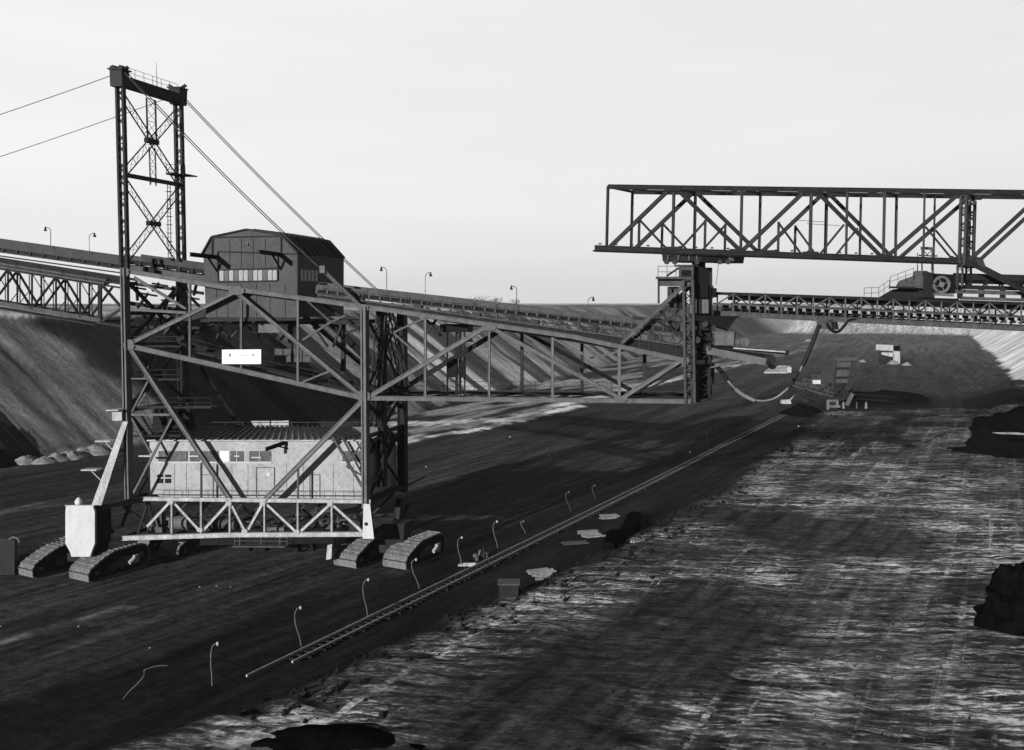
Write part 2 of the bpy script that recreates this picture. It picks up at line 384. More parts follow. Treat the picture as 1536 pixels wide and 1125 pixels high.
# --- girder
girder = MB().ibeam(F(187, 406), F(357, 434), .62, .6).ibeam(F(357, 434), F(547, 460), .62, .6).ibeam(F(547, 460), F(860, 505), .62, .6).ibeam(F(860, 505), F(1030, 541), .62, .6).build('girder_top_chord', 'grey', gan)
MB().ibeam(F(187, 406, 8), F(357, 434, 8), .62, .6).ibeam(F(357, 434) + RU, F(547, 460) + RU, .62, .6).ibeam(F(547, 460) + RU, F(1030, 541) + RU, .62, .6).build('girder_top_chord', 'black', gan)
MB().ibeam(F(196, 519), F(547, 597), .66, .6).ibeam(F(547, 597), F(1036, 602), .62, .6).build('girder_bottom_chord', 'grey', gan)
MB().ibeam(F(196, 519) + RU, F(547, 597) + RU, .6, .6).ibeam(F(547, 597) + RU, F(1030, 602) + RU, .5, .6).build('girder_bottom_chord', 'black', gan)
for a, b, h in [((196, 515), (357, 436), .55), ((357, 440), (547, 597), .55), ((551, 597), (728, 491), .6), ((742, 494), (932, 598), .5), ((932, 598), (1026, 538), .55)]:
    ib('girder_diagonal', a, b, h, .5, 'grey', rear=DG, hr=h * 1.1)
for x, y0, y1, w in [(285, 424, 537, .3), (362, 440, 556, .28), (447, 450, 574, .34), (638, 476, 597, .34), (734, 497, 598, .3), (829, 506, 599, .36), (929, 522, 600, .42)]:
    ib('girder_post', (x, y0), (x, y1), w, .3, 'grey')
for x, y0, y1, w in [(362, 440, 480, .8), (783, 497, 597, .42), (873, 508, 597, .4), (967, 524, 600, .5), (690, 490, 597, .3)]:
    p, q = F(x, y0, DG), F(x, y1 - 8, DG); MB().ibeam(p, q, w, .4).build('girder_post', 'dark', gan)
for a, b, d_ in [((201, 416), (279, 463), 0), ((196, 464), (279, 469), 0), ((462, 452), (497, 483), 0), ((497, 483), (518, 473), 0), ((497, 483), (454, 510), 0), ((454, 573), (499, 555), 0), ((590, 499), (637, 477), 0), ((590, 499), (637, 540), 1), ((830, 508), (877, 532), 0), ((877, 539), (942, 524), 2)]:
    ib('secondary_brace', a, b, .36 if a[0] < 300 else .24, .3, 'grey' if a[0] != 462 else 'mid', d=d_)
for a, b in [((422, 450), (414, 472)), ((452, 452), (414, 476)), ((518, 500), (547, 490)), ((480, 452), (545, 500)), ((960, 590), (1014, 562)), ((640, 480), (662, 504)), ((662, 468), (640, 500))]:
    ib('secondary_brace', a, b, .34, .3, 'dark', d=5)
ib('girder_diagonal', (497, 484), (545, 533), .95, .5, 'black', d=6); ib('girder_diagonal', (545, 533), (600, 583), .8, .5, 'black', d=7)
# floor beams between the two girder planes
for x, yt, yb in [(285, 424, 538), (362, 436, 556), (447, 448, 575), (547, 460, 597), (638, 473, 598), (734, 487, 599), (829, 500, 600), (929, 519, 601), (1020, 538, 602)]:
    a = F(x, yt); b = F(x, yb)
    MB().ibeam(a, a + RU, .4, .3, ZV).build('floor_beam', 'dark', gan); MB().ibeam(b, b + RU, .4, .3, ZV).build('floor_beam', 'dark', gan)
m_ = MB()
xs_ = [547, 638, 734, 829, 929, 1020]
for i in range(5):
    a = F(xs_[i], 598); b = F(xs_[i + 1], 598) + RU; m_.beam(a, b, .15, .15, ZV)
    a = F(xs_[i], 598) + RU; b = F(xs_[i + 1], 598); m_.beam(a + ZV * .16, b + ZV * .16, .15, .15, ZV)
m_.build('wind_bracing', 'dark', gan)
m_ = MB()          # catwalk along the bottom chord
m_.bar(F(560, 594) + U * 7.0, F(1020, 597) + U * 7.0, ZV, U, .12, 1.2); m_.railing([F(560, 593) + U * 6.4, F(1020, 596) + U * 6.4])
m_.build('catwalk', 'dark', gan)
for p, w, h in [((547, 594), 2.4, 2.0), ((357, 436), 2.8, 1.5), ((196, 517), 2.0, 1.9), ((547, 462), 1.8, 1.3), ((735, 491), 2.4, 1.1), ((932, 598), 2.4, 1.0), ((1028, 541), 1.6, 1.4), ((190, 408), 1.5, 1.6)]: gus(F(*p), w, h)

# --- main columns of the portal
def column(a, b, w, d, m, parent=gan, n=U):
    mb = MB(); p, q = Vector(a), Vector(b); e, aa, bb = mb.frame(p, q, n); k = .16
    mb.bar(p + aa * (w - k) / 2, q + aa * (w - k) / 2, aa, bb, k, d); mb.bar(p - aa * (w - k) / 2, q - aa * (w - k) / 2, aa, bb, k, d)
    mb.bar(p + bb * (d - .5) / 2, q + bb * (d - .5) / 2, aa, bb, w - 2 * k, .1); mb.bar(p - bb * (d - .5) / 2, q - bb * (d - .5) / 2, aa, bb, w - 2 * k, .1)
    return mb.build('column', m, parent)
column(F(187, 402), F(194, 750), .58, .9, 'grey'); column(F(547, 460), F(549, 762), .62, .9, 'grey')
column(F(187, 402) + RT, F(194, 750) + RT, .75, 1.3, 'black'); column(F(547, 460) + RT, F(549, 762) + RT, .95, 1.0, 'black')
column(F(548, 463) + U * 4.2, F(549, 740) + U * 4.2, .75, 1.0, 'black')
MB().lattice(F(575, 468, 3), F(560, 640, 3), 1.1, 1.1, step=1.2).build('lattice_column', 'dark', gan)
MB().lattice(F(580, 468, 5), F(605, 580, 5), 1.0, 1.0, step=1.2).build('lattice_column', 'dark', gan)
MB().lattice(F(585, 650, 5), F(556, 738, 5), .7, .7, step=1).build('lattice_column', 'dark', gan)
for a, b in [((548, 605), (549, 700)), ((549, 665), (549, 745))]:
    pass
def side_x(x0, y0, x1, y1, m='black', w=.34, D=9.8, lat=False):
    a, b = F(x0, y0), F(x1, y1)
    for p, q in ((a, b + U * D), (a + U * D, b)):
        mb = MB(); n = U.cross(ZV)
        if lat: mb.lattice(p, q, .75, .45, n, .1, .05, .8)
        else: mb.ibeam(p, q, w, w, n)
        mb.build('cross_brace', m, gan)
side_x(548, 600, 549, 690); side_x(549, 650, 549, 755); side_x(547, 470, 548, 590, w=.3)
side_x(189, 420, 191, 515, w=.42); side_x(191, 520, 193, 612, w=.42); side_x(193, 620, 194, 745, w=.4)
for x, y in [(548, 600), (549, 655), (549, 750), (191, 517), (193, 615), (194, 748), (189, 470)]:
    MB().ibeam(F(x, y), F(x, y) + RT, .55, .4, ZV.cross(U)).build('tie_beam', 'dark', gan)
# big raking struts
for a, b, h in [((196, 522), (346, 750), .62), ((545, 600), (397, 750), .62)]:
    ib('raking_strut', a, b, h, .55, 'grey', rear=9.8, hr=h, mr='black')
for a, b, h, m in [((197, 568), (221, 568), .2, 'grey'), ((197, 622), (255, 622), .3, 'grey'), ((222, 572), (197, 620), .25, 'grey'), ((197, 626), (227, 680), .3, 'grey'), ((258, 628), (200, 740), .3, 'grey'), ((208, 684), (227, 684), .22, 'light'), ((499, 655), (548, 738), .34, 'mid'), ((548, 655), (520, 700), .2, 'mid'), ((513, 655), (548, 720), .2, 'mid'), ((520, 700), (548, 716), .16, 'mid'), ((447, 700), (447, 792), .22, 'grey'), ((302, 694), (302, 790), .22, 'mid')]:
    ib('light_brace', a, b, h, .25, m)
# landing stages round the left columns
m_ = MB()
for y in (612, 570, 655, 520):
    a = F(192, y) + U * 1; m_.bar(a + XV * .3, a + XV * (9 if y == 612 else 5.5), ZV, U, .14, 1.6 if y == 612 else 1.1)
    m_.railing([a + XV * .3 - U * .7, a + XV * (9 if y == 612 else 5.5) - U * .7])
m_.build('landing', 'dark', gan)
m_ = MB(); st = [(205, 612, 232, 570), (232, 655, 205, 612), (205, 745, 232, 700), (215, 570, 235, 522)]
for x0, y0, x1, y1 in st:
    m_ = MB()
    for o in (0, .7):
        m_.beam(F(x0, y0, 3 + o), F(x1, y1, 3 + o), .22, .06)
        m_.beam(F(x0, y0, 3 + o) + ZV * 1, F(x1, y1, 3 + o) + ZV, .05, .05)
    for k in range(12):
        a = F(x0, y0, 3).lerp(F(x1, y1, 3), (k + .5) / 12); m_.bar(a, a + U * .7, ZV, XV, .05, .25)
    m_.build('stair', 'mid', gan)

# --- tower (mast) above the girder
def head(px, py, d, parent):
    c = F(px, py, d)
    mb = MB(); mb.hexa([c + XV * a + U * b for a, b in ((-.65, -.6), (.65, -.6), (.65, .6), (-.65, .6))], [c + ZV * 1.75 + XV * a + U * b for a, b in ((-.66, -.6), (.62, -.6), (.62, .6), (-.66, .6))])
    mb.build('mast_head', 'dark', parent)
    mb = MB(); mb.bar(c + ZV * 1.82 - XV * .8, c + ZV * 1.82 + XV * .8, ZV, U, .15, 1.5)
    for s in (-1, 1): mb.beam(c + ZV * 1.9 + XV * s * .5, c + ZV * 2.15 + XV * s * .95, .22, .4); mb.cyl(c + ZV * 1.98 + XV * s * .4 - U * .5, c + ZV * 1.98 + XV * s * .4 + U * .5, .28, 12)
    mb.build('cable_saddle', 'dark', parent)
mast = MB().lattice(F(180.5, 131), F(187, 402), .82, .2, c=.26, l=.07, step=1.5).build('mast_leg', 'dark', gan)
MB().lattice(F(180.5, 131) + RT, F(187, 402) + RT, .85, .2, c=.28, l=.07, step=1.5).build('mast_leg', 'dark', gan)
head(180, 131, 0, gan); tmp = F(180, 131) + RT
mb = MB(); c = tmp; mb.hexa([c + XV * a + U * b for a, b in ((-.6, -.6), (.65, -.6), (.65, .6), (-.6, .6))], [c + ZV * 1.8 + XV * a + U * b for a, b in ((-.65, -.7), (.7, -.7), (.7, .7), (-.65, .7))]); mb.build('mast_head', 'dark', gan)
mb = MB(); mb.bar(c + ZV * 1.9 - XV * .8, c + ZV * 1.9 + XV * .8, ZV, U, .15, 1.5)
for s in (-1, 1): mb.beam(c + ZV * 2 + XV * s * .5, c + ZV * 2.3 + XV * s * 1.0, .22, .4)
mb.build('cable_saddle', 'dark', gan)
NX = ZV.cross(U)
a = F(183, 122); MB().bar(a + U * .6, a + RT - U * .6, ZV, NX, 1.15, .8).build('mast_crossbeam', 'black', gan)
a = F(186, 262); MB().ibeam(a, a + RT, .55, .5, NX).build('mast_crossbeam', 'dark', gan)
a, b, c2, d2 = F(181, 140), F(184, 262), F(184.5, 268), F(187, 392)
for (p, q) in ((a, b), (c2, d2)):
    for x, y in ((p, q + RT), (p + RT, q)):
        MB().lattice(x, y, .85, .06, NX, .08, .03, 1.3).build('mast_cross_brace', 'dark', gan)
    mid = (p + q + RT) / 2; MB().bar(mid - U * 1.0, mid + U * 1.0, ZV, NX, .5, .5).build('mast_node', 'black', gan)
mid = (F(181, 135) + F(181, 135) + RT) / 2
MB().lattice(mid, mid - ZV * 5.0, 1.5, .1, NX, .09, .035, 1.2).build('mast_ladder_shaft', 'dark', gan)
MB().lattice(mid - ZV * 5.4, mid - ZV * 9.6, 1.0, .1, NX, .06, .035, 1.0).build('mast_ladder_shaft', 'mid', gan)
a = F(186, 246) + RT; m_ = MB().bar(a - XV * 1.0 - U * .2, a + XV * 1.2, ZV, U, .14, 2.2); m_.bar(a - U * 2.2, a + U * .4, ZV, NX, .12, 1.0); m_.railing([a - XV * 1.0 - U * 1.2, a + XV * 1.2 - U * 1.2]); m_.build('mast_platform', 'dark', gan)
m_ = MB()
for o in (0, .5): m_.beam(F(182, 262) + RT - U * (1.6 + o), F(184, 395) + RT - U * (1.6 + o), .07, .07)
for k in range(20):
    a = (F(182, 262) + RT).lerp(F(184, 395) + RT, k / 20) - U * 1.6; m_.beam(a, a - U * .5, .05, .05, ZV)
    if k % 2 == 0:
        pts = [a + NX * (.35 * math.sin(t)) - U * (.25 + .38 * math.cos(t)) for t in [i * math.pi / 4 for i in range(9)]]; m_.tube(pts, .025, 4)
m_.build('caged_ladder', 'mid', gan)
a = F(184, 113); m_ = MB().railing([a + U * .5, a + RT - U * .5], 1.0, 1.5, .02); m_.build('top_handrail', 'mid', gan)
m_ = MB().tube([a + U * 5.6, a + U * 5.6 + ZV * 2.6], [.05, .02], 5); m_.build('aerial', 'mid', gan)
# stay cables
def cable(name, a, b, r, m, parent, sag=.6, k=14, two=0):
    a, b = Vector(a), Vector(b); mb = MB()
    for o in ((0,) if not two else (-two, two)):
        mb.tube([a.lerp(b, i / k) + U * o - ZV * (4 * sag * (i / k) * (1 - i / k)) for i in range(k + 1)], r, 5)
    return mb.build(name, m, parent)
cable('stay_cable', F(190, 110), F(484, 404), .055, 'mid', gan, .5, two=.32)
MB().ibeam(F(484, 404), F(540, 458), .5, .5).build('stay_anchor_bar', 'mid', gan); MB().bar(F(480, 404, -.3), F(488, 404, -.3), ZV, U, .8, .3).build('stay_anchor', 'grey', gan)
cable('stay_cable', F(183, 113) + RT, F(523, 449) + RT, .055, 'mid', gan, .5, two=.32)
cable('stay_cable', F(176, 110), F(-500, 322), .045, 'mid', gan, .6)
cable('stay_cable', F(176, 115) + RT, F(-560, 352) + RT, .045, 'mid', gan, .6)

# --- dark winch cabin
cab = MB(); prof = [(309, 476), (305, 381), (319, 356), (371, 345), (422, 353), (447, 381), (447, 476)]
CD = 10.6; fr = [F(x, y, .8) for x, y in prof]
cab.prism(fr, U * CD); cabin = cab.build('cabin', 'cabin', gan)
rf = MB()
for i in (1, 2, 3, 4):
    p, q = fr[i], fr[i + 1]; e = (q - p).normalized(); nrm = e.cross(U).normalized() * -1
    if nrm.z < 0: nrm = -nrm
    rf.hexa([p + nrm * .02 - U * .25, q + nrm * .02 - U * .25, q + nrm * .02 + U * (CD + .2), p + nrm * .02 + U * (CD + .2)], [p + nrm * .16 - U * .25, q + nrm * .16 - U * .25, q + nrm * .16 + U * (CD + .2), p + nrm * .16 + U * (CD + .2)])
    if i >= 3:
        for k in range(1, 9):
            o = U * (CD * k / 9); rf.bar(p + nrm * .2 + o, q + nrm * .2 + o, nrm, U, .1, .1)
rf.build('roof', 'roofdark', cabin)
tr = MB()
def fx(px, py, off=.08): return F(px, py, .8) - U * off
for a, b in [((319, 356), (423, 354)), ((319, 357), (319, 385)), ((422, 355), (422, 378)), ((327, 377), (447, 381)), ((327, 378), (328, 423)), ((417, 380), (417, 421)), ((312, 478), (448, 477)), ((447, 382), (447, 476)), ((328, 405), (417, 402)), ((328, 423), (417, 421))]:
    tr.bar(fx(*a), fx(*b), (fx(*b) - fx(*a)).cross(U).normalized(), U, .14, .12)
tr.build('wall_trim', 'dark', cabin)
seams = MB()
for x in (345, 362, 380, 398): seams.bar(fx(x, 358, .03), fx(x, 402, .03), XV, U, .035, .05)
for x in (325, 342, 362, 385, 405, 428): seams.bar(fx(x, 425, .03), fx(x, 475, .03), XV, U, .035, .05)
seams.build('panel_seam', 'dark', cabin)
for k in range(12):
    x0 = 329 + k * 7.25
    pn = MB(); pn.hexa([fx(x0 + .6, 421, .05), fx(x0 + 6.6, 421, .05), fx(x0 + 6.6, 421, .0), fx(x0 + .6, 421, .0)], [fx(x0 + .6, 405.5, .05), fx(x0 + 6.6, 405.2, .05), fx(x0 + 6.6, 405.2, .0), fx(x0 + .6, 405.5, .0)])
    w = pn.build('window', 'pane' if k in (0, 2, 4, 5, 7, 8, 10, 11) else 'glass', cabin)
sw = MB(); a0 = F(447, 421, .8) + XV * .04
for k in range(5):
    w0 = a0 + U * (.5 + k * .8); sw.hexa([w0, w0 + U * .6, w0 + U * .6 - XV * .05, w0 - XV * .05], [v + ZV * 1.25 for v in (w0, w0 + U * .6, w0 + U * .6 - XV * .05, w0 - XV * .05)])
sw.build('side_window', 'glass', cabin)
for x, y in ((326, 386), (421, 382)):
    r_ = fx(x, y, 0); o = MB().ibeam(r_, r_ - U * (4.7 if x == 326 else 4.2) + ZV * .1, .55, .4, NX).build('hoist_beam', 'black', cabin)
    MB().beam(r_ - ZV * 1.6, r_ - U * 1.8, .16, .16, NX).build('beam_bracket', 'black', o)
MB().bar(fx(372, 365, .1), fx(372.6, 365, .1), ZV, U, .12, .1).cyl(fx(372, 367, .15), fx(372.4, 367, .15), .12, 8).build('lamp', 'bulb', cabin)
sb = MB()      # subframe below the cabin
a = fx(309, 480, 0); sb.bar(fx(302, 481, .05), fx(447, 479, .05), ZV, U, .25, .25); sb.bar(fx(312, 484, -4), fx(520, 484, -4), ZV, U, .5, .4); sb.bar(fx(312, 484, -9), fx(520, 484, -9), ZV, U, .5, .4)
for x in (312, 345, 380, 415, 447): sb.bar(fx(x, 482, 0), fx(x, 482, 0) + U * CD, ZV, XV, .35, .3)
for a, b in [((320, 482), (345, 508)), ((370, 482), (345, 508)), ((335, 482), (325, 508)), ((447, 482), (420, 510)), ((470, 490), (492, 520)), ((515, 480), (500, 520)), ((360, 482), (385, 500))]:
    sb.beam(F(*a, 5), F(*b, 5), .2, .2)
sb.build('cabin_subframe', 'dark', gan)
bx = MB().hexa([F(385, 499, 2), F(419, 499, 2), F(419, 499, 4), F(385, 499, 4)], [F(385, 480, 2), F(419, 480, 2), F(419, 480, 4), F(385, 480, 4)]); bx_ = bx.build('hanging_cabin', 'grey', gan)
MB().cyl(F(391, 503, 2.2), F(391, 503, 3.6), .35).cyl(F(412, 503, 2.2), F(412, 503, 3.6), .35).build('pulley', 'black', bx_)
MB().beam(F(515, 477, 9), F(515, 560, 9), .5, .4).build('cabin_support', 'dark', gan)
MB().beam(F(436, 480, 5), F(436, 548, 5), .45, .4).build('cabin_support', 'dark', gan)
# sign and small panels on the girder
sg = MB().hexa([F(333, 546, -.4), F(391.5, 546, -.4), F(391.5, 546, -.3), F(333, 546, -.3)], [F(333, 524.5, -.4), F(391.5, 524, -.4), F(391.5, 524, -.3), F(333, 524.5, -.3)]).build('sign_board', 'sign', gan)
mk = MB(); mk.cyl(F(345, 532, -.43), F(345, 532, -.41), .14, 8); mk.bar(F(343.6, 534.5, -.42), F(346.4, 534.5, -.42), ZV, U, .1, .03); mk.bar(F(378, 532, -.42), F(382, 532, -.42), ZV, U, .16, .03); mk.bar(F(377.5, 534, -.42), F(379.5, 534, -.42), ZV, U, .1, .03); mk.bar(F(356, 533, -.42), F(369, 533, -.42), ZV, U, .04, .03)
mk.build('faded_marks', 'ink', sg)
for x0, x1 in ((412, 436), (441, 465)):
    o = MB().hexa([F(x0, 543, 3), F(x1, 543, 3), F(x1, 543, 3.1), F(x0, 543, 3.1)], [F(x0, 523, 3), F(x1, 523.5, 3), F(x1, 523.5, 3.1), F(x0, 523, 3.1)]).build('panel', 'mid', gan)
    g_ = MB(); g_.bar(F((x0 + x1) / 2, 543, 2.95), F((x0 + x1) / 2, 523, 2.95), XV, U, .08, .06); g_.bar(F(x0, 533, 2.95), F(x1, 533, 2.95), ZV, U, .08, .06); g_.build('panel_bars', 'dark', o)
MB().bar(F(285, 524, 4), F(540, 590, 4), ZV, U, .15, 1.6).railing([F(285, 522, 3.2), F(540, 588, 3.2)]).build('catwalk', 'dark', gan)

# --- hanging winch unit under the girder
hg = MB()
for x in (671, 685, 690, 697): hg.beam(F(x, 488, 4), F(x, 594, 4), .14 if x != 685 else .3, .14)
hg.bar(F(664, 492, 4), F(706, 492, 4), ZV, U, .9, 1.6)
hg.build('hoist_frame', 'black', gan)
MB().hexa([F(670, 566, 3), F(686, 566, 3), F(686, 566, 5), F(670, 566, 5)], [F(670, 538, 3), F(686, 538, 3), F(686, 538, 5), F(670, 538, 5)]).build('winch_box', 'black', gan)
MB().hexa([F(688, 566, 3), F(699, 566, 3), F(699, 566, 5), F(688, 566, 5)], [F(688, 541, 3), F(699, 541, 3), F(699, 541, 5), F(688, 541, 5)]).build('winch_box', 'black', gan)
MB().hexa([F(698, 513, 3), F(709, 513, 3), F(709, 513, 5), F(698, 513, 5)], [F(698, 505, 3), F(709, 505, 3), F(709, 505, 5), F(698, 505, 5)]).build('winch_box', 'black', gan)

# --- base truss
def basebar(a, b, h=.3, w=.3, m='light', d=0): MB().ibeam(F(*a, d), F(*b, d), h, w).build('base_truss_member', m, gan)
MB().ibeam(F(152, 808), F(350, 802), .62, .6).ibeam(F(350, 802), F(556, 801), .62, .6).build('base_bottom_chord', 'light', gan)
MB().ibeam(F(215, 748), F(556, 752), .5, .6).build('base_top_chord', 'light', gan)
for a, b in [((258, 750), (221, 790)), ((258, 750), (300, 796)), ((345, 752), (305, 796)), ((345, 752), (368, 797)), ((396, 752), (371, 797)), ((396, 752), (444, 797)), ((497, 755), (451, 797)), ((497, 755), (543, 797))]: basebar(a, b, .36)
for x in (258, 302, 345, 397, 447, 498): basebar((x, 752), (x, 800), .24)
for p, w in [((258, 753), 1.1), ((345, 755), 1.1), ((396, 755), 1.1), ((497, 755), 1.0), ((302, 794), 1.1), ((369, 796), 1.1), ((447, 797), 1.1)]: gus(F(*p), w, .8, 'light')
for k in (4, 9.8):
    MB().ibeam(F(215, 750) + U * k, F(556, 752) + U * k, .5, .4).build('base_top_chord', 'dark', gan); MB().ibeam(F(170, 806) + U * k, F(556, 801) + U * k, .6, .5).build('base_bottom_chord', 'dark', gan)
    for i, x in enumerate((215, 258, 302, 345, 397, 447, 498)):
        x2 = (258, 302, 345, 397, 447, 498, 547)[i]; y0, y1 = (752, 800) if i % 2 else (800, 752)
        MB().ibeam(F(x, y0) + U * k, F(x2, y1) + U * k, .3, .25).build('base_truss_member', 'dark', gan)
for x in (190, 258, 302, 345, 397, 447, 498, 550):
    MB().ibeam(F(x, 803), F(x, 803) + RT, .45, .35, NX).build('floor_beam', 'dark', gan)
ep = MB().hexa([F(544, 808, -.6), F(561, 808, -.6), F(561, 808, .8), F(544, 808, .8)], [F(545, 756, -.6), F(555, 756, -.6), F(555, 756, .6), F(545, 756, .6)]).build('end_post', 'white', gan)
MB().cyl(F(549, 786, -.7), F(549, 786, -.62), .2, 10).build('end_post_fitting', 'dark', ep)
m_ = MB(); m_.bar(F(218, 749, .9) , F(552, 752, .9), ZV, U, .14, 1.4); m_.railing([F(225, 748, .4), F(545, 750, .4)], 1.0, 2.2, .02); m_.build('walkway', 'dark', gan)
MB().hexa([F(200, 803, 1), F(550, 800, 1), F(550, 800, 1) + U * 8.5, F(200, 803, 1) + U * 8.5], [F(200, 801, 1), F(550, 798, 1), F(550, 798, 1) + U * 8.5, F(200, 801, 1) + U * 8.5]).build('base_deck', 'dark', gan)
# side truss of the base, left and right
MB().ibeam(F(142, 762, -2.5), F(215, 749), .7, .6, NX).build('side_chord', 'black', gan)
MB().ibeam(F(215, 749), F(215, 749) + RT, .5, .5, NX).build('side_chord', 'dark', gan)
MB().ibeam(F(552, 753), F(552, 753) + RT, .5, .5, NX).build('side_chord', 'dark', gan)
MB().ibeam(F(552, 800), F(552, 800) + RT, .7, .6, NX).build('side_chord', 'dark', gan)
MB().beam(F(552, 753) + U * 9.8, F(552, 753) + U * 15.5 + ZV * .2, .35, .4, NX).build('outrigger', 'mid', gan)
for a, b in (((152, 765), (170, 800)), ((185, 758), (225, 792)), ((196, 755), (182, 790)), ((222, 752), (207, 800)), ((222, 752), (232, 790))): basebar(a, b, .35, .3, 'dark', 1.0)
# white pedestal and its raking leg
ped = MB()
pf = [(107, 835), (135, 835), (137, 828), (142, 815), (142, 768), (139, 759), (99, 759), (98, 768), (98, 815), (105, 828)]
ped.prism([F(x, y, -3.2) for x, y in pf], U * .25); pedo = ped.build('pedestal', 'white', gan)
MB().prism([F(120 + (x - 120) * .97, 797 + (y - 797) * .98, -2.9) for x, y in pf], U * 2.6).build('pedestal_body', 'black', pedo)  # black colour stands for the shade on the pedestal's side
MB().hexa([F(97, 759, -3.3), F(141, 759, -3.3), F(141, 759, 0), F(97, 759, 0)], [F(97, 757.5, -3.3), F(141, 757.5, -3.3), F(141, 757.5, 0), F(97, 757.5, 0)]).build('pedestal_cap', 'light', pedo)
MB().tube([F(118, 757, -3), F(118, 753, -3), F(118, 749, -3), F(118, 746, -3)], [.35, .42, .3, .1], 10).build('beacon', 'white', pedo, True)
MB().hexa([F(137, 758, -2.6), F(152, 758, -2.6), F(152, 758, -1.4), F(137, 758, -1.4)], [F(184, 632, -.5), F(192, 632, -.5), F(192, 632, .5), F(184, 632, .5)]).build('raking_leg', 'light', gan)
MB().hexa([F(168, 631, -.9), F(182, 631, -.9), F(182, 631, .2), F(168, 631, .2)], [F(168, 615, -.9), F(183, 615, -.9), F(183, 615, .2), F(168, 615, .2)]).bar(F(166, 614.5, -.9), F(184, 614.5, -.9), ZV, U, .12, 1.5).build('switch_cabinet', 'light', gan)
for a, b in (((127, 704), (150, 704)), ((148, 661), (170, 661))):
    MB().bar(F(*a, -.5), F(*b, -.5), ZV, U, .16, 1.2).beam(F(a[0] + 10, a[1] + 2, -.5), F(b[0] + 3, b[1] + 18, -.5), .1, .1).build('step_platform', 'light', gan)
MB().hexa([F(142, 765, -.4), F(165, 762, -.4), F(165, 762, .4), F(142, 765, .4)], [F(142, 763, -.4), F(165, 760, -.4), F(165, 760, .4), F(142, 763, .4)]).hexa([F(143, 806, -.2), F(165, 806, -.2), F(165, 806, .3), F(143, 806, .3)], [F(143, 765, -.2), F(160, 765, -.2), F(160, 765, .3), F(143, 765, .3)]).build('bulkhead', 'black', gan)

# --- machine house
HD = 2.0; Hn = 7.4
hf = lambda x, y, o=0: F(x, y, HD) - U * o
hs = MB().hexa([hf(222, 748), hf(552, 750), hf(552, 750) + U * Hn, hf(222, 748) + U * Hn], [hf(222, 661), hf(552, 661), hf(552, 661) + U * Hn, hf(222, 661) + U * Hn]).build('machine_house', 'wall', gan)
ro = MB(); z1 = ZV * .12
A_, B_, C_, D_ = hf(216, 661, .35), hf(556, 661, .35), hf(556, 661) + U * (Hn + .2) + ZV * .5, hf(216, 661) + U * (Hn + .2) + ZV * .5
ro.hexa([A_, B_, C_, D_], [v + z1 for v in (A_, B_, C_, D_)])
roof = ro.build('roof', 'roof', hs)
rb = MB()
for k in range(34):
    a = A_.lerp(B_, k / 33) + z1; b = D_.lerp(C_, k / 44) + z1; rb.bar(a + ZV * .1, b + ZV * .1, ZV, XV, .2, .12)
rb.build('roof_rib', 'dark', roof)
def rect(x0, y0, x1, y1, m, name, parent, o=.06, o2=.0, fn=hf):
    return MB().hexa([fn(x0, y1, o), fn(x1, y1, o), fn(x1, y1, o2), fn(x0, y1, o2)], [fn(x0, y0, o), fn(x1, y0, o), fn(x1, y0, o2), fn(x0, y0, o2)]).build(name, m, parent)
band = [(238, 282, 'glass'), (285, 300, 'glass'), (303, 328, 'glass'), (330, 344, 'sign'), (346, 354, 'glass'), (356, 366, 'glass'), (368, 374, 'pane'), (375, 388, 'glass'), (390, 407, 'glass'), (514, 530, 'glass'), (532, 546, 'glass')]
for x0, x1, m in band: w = rect(x0, 676.5, x1, 692, m, 'window', hs)
m_ = MB()
for x0, x1, y in [(284, 300, 684), (352, 360, 684), (378, 392, 686)]: m_.bar(hf(x0, y, .1), hf(x1, y, .1), ZV, U, .12, .06)
m_.bar(hf(236, 693, .08), hf(408, 694, .08), ZV, U, .12, .12); m_.bar(hf(512, 693, .08), hf(548, 693, .08), ZV, U, .12, .12); m_.build('window_sill', 'white', hs)
for y0, y1 in ((712, 715.5), (718, 724.5)):
    for x0, x1 in ((236, 245), (248, 257)): rect(x0, y0, x1, y1, 'black', 'vent', hs)
for x0, x1, y0 in ((385, 412, 701), (302, 320, 712), (465, 480, 712)):
    m_ = MB(); m_.bar(hf(x0, y0, .05), hf(x1, y0, .05), ZV, U, .07, .08); m_.bar(hf(x0, y0, .05), hf(x0, 746, .05), XV, U, .06, .08); m_.bar(hf(x1, y0, .05), hf(x1, 746, .05), XV, U, .06, .08); m_.build('door_frame', 'grey', hs)
rect(386, 703, 411, 745, 'wall', 'door', hs, .03, .0)
m_ = MB()
for x in (262, 280, 320, 348, 372, 430, 455, 500, 530): m_.bar(hf(x, 696, .012), hf(x, 747, .012), XV, U, .03, .03)
m_.bar(hf(222, 742, .03), hf(552, 744, .03), ZV, U, .06, .05); m_.build('panel_seam', 'mid', hs)
rect(400, 709, 406, 714, 'white', 'notice', hs, .08, .03)
MB().ibeam(hf(430, 663, 0), hf(418, 669, 0) - U * 2.6, .5, .4, NX).build('hoist_beam', 'black', hs)
MB().beam(hf(432, 673, 0), hf(424, 666, 1.4), .14, .14, NX).build('beam_bracket', 'black', hs)
bb = MB().hexa([F(377, 645, 10), F(433, 645, 10), F(433, 645, 11), F(377, 645, 11)], [F(377, 631, 10), F(433, 631, 10), F(433, 631, 11), F(377, 631, 11)]).build('roof_box', 'light', hs)
m_ = MB(); m_.bar(F(405, 645, 9.9), F(405, 631, 9.9), XV, U, .1, .06); m_.bar(F(377, 638, 9.9), F(433, 638, 9.9), ZV, U, .06, .05); m_.build('roof_box_seam', 'mid', bb)
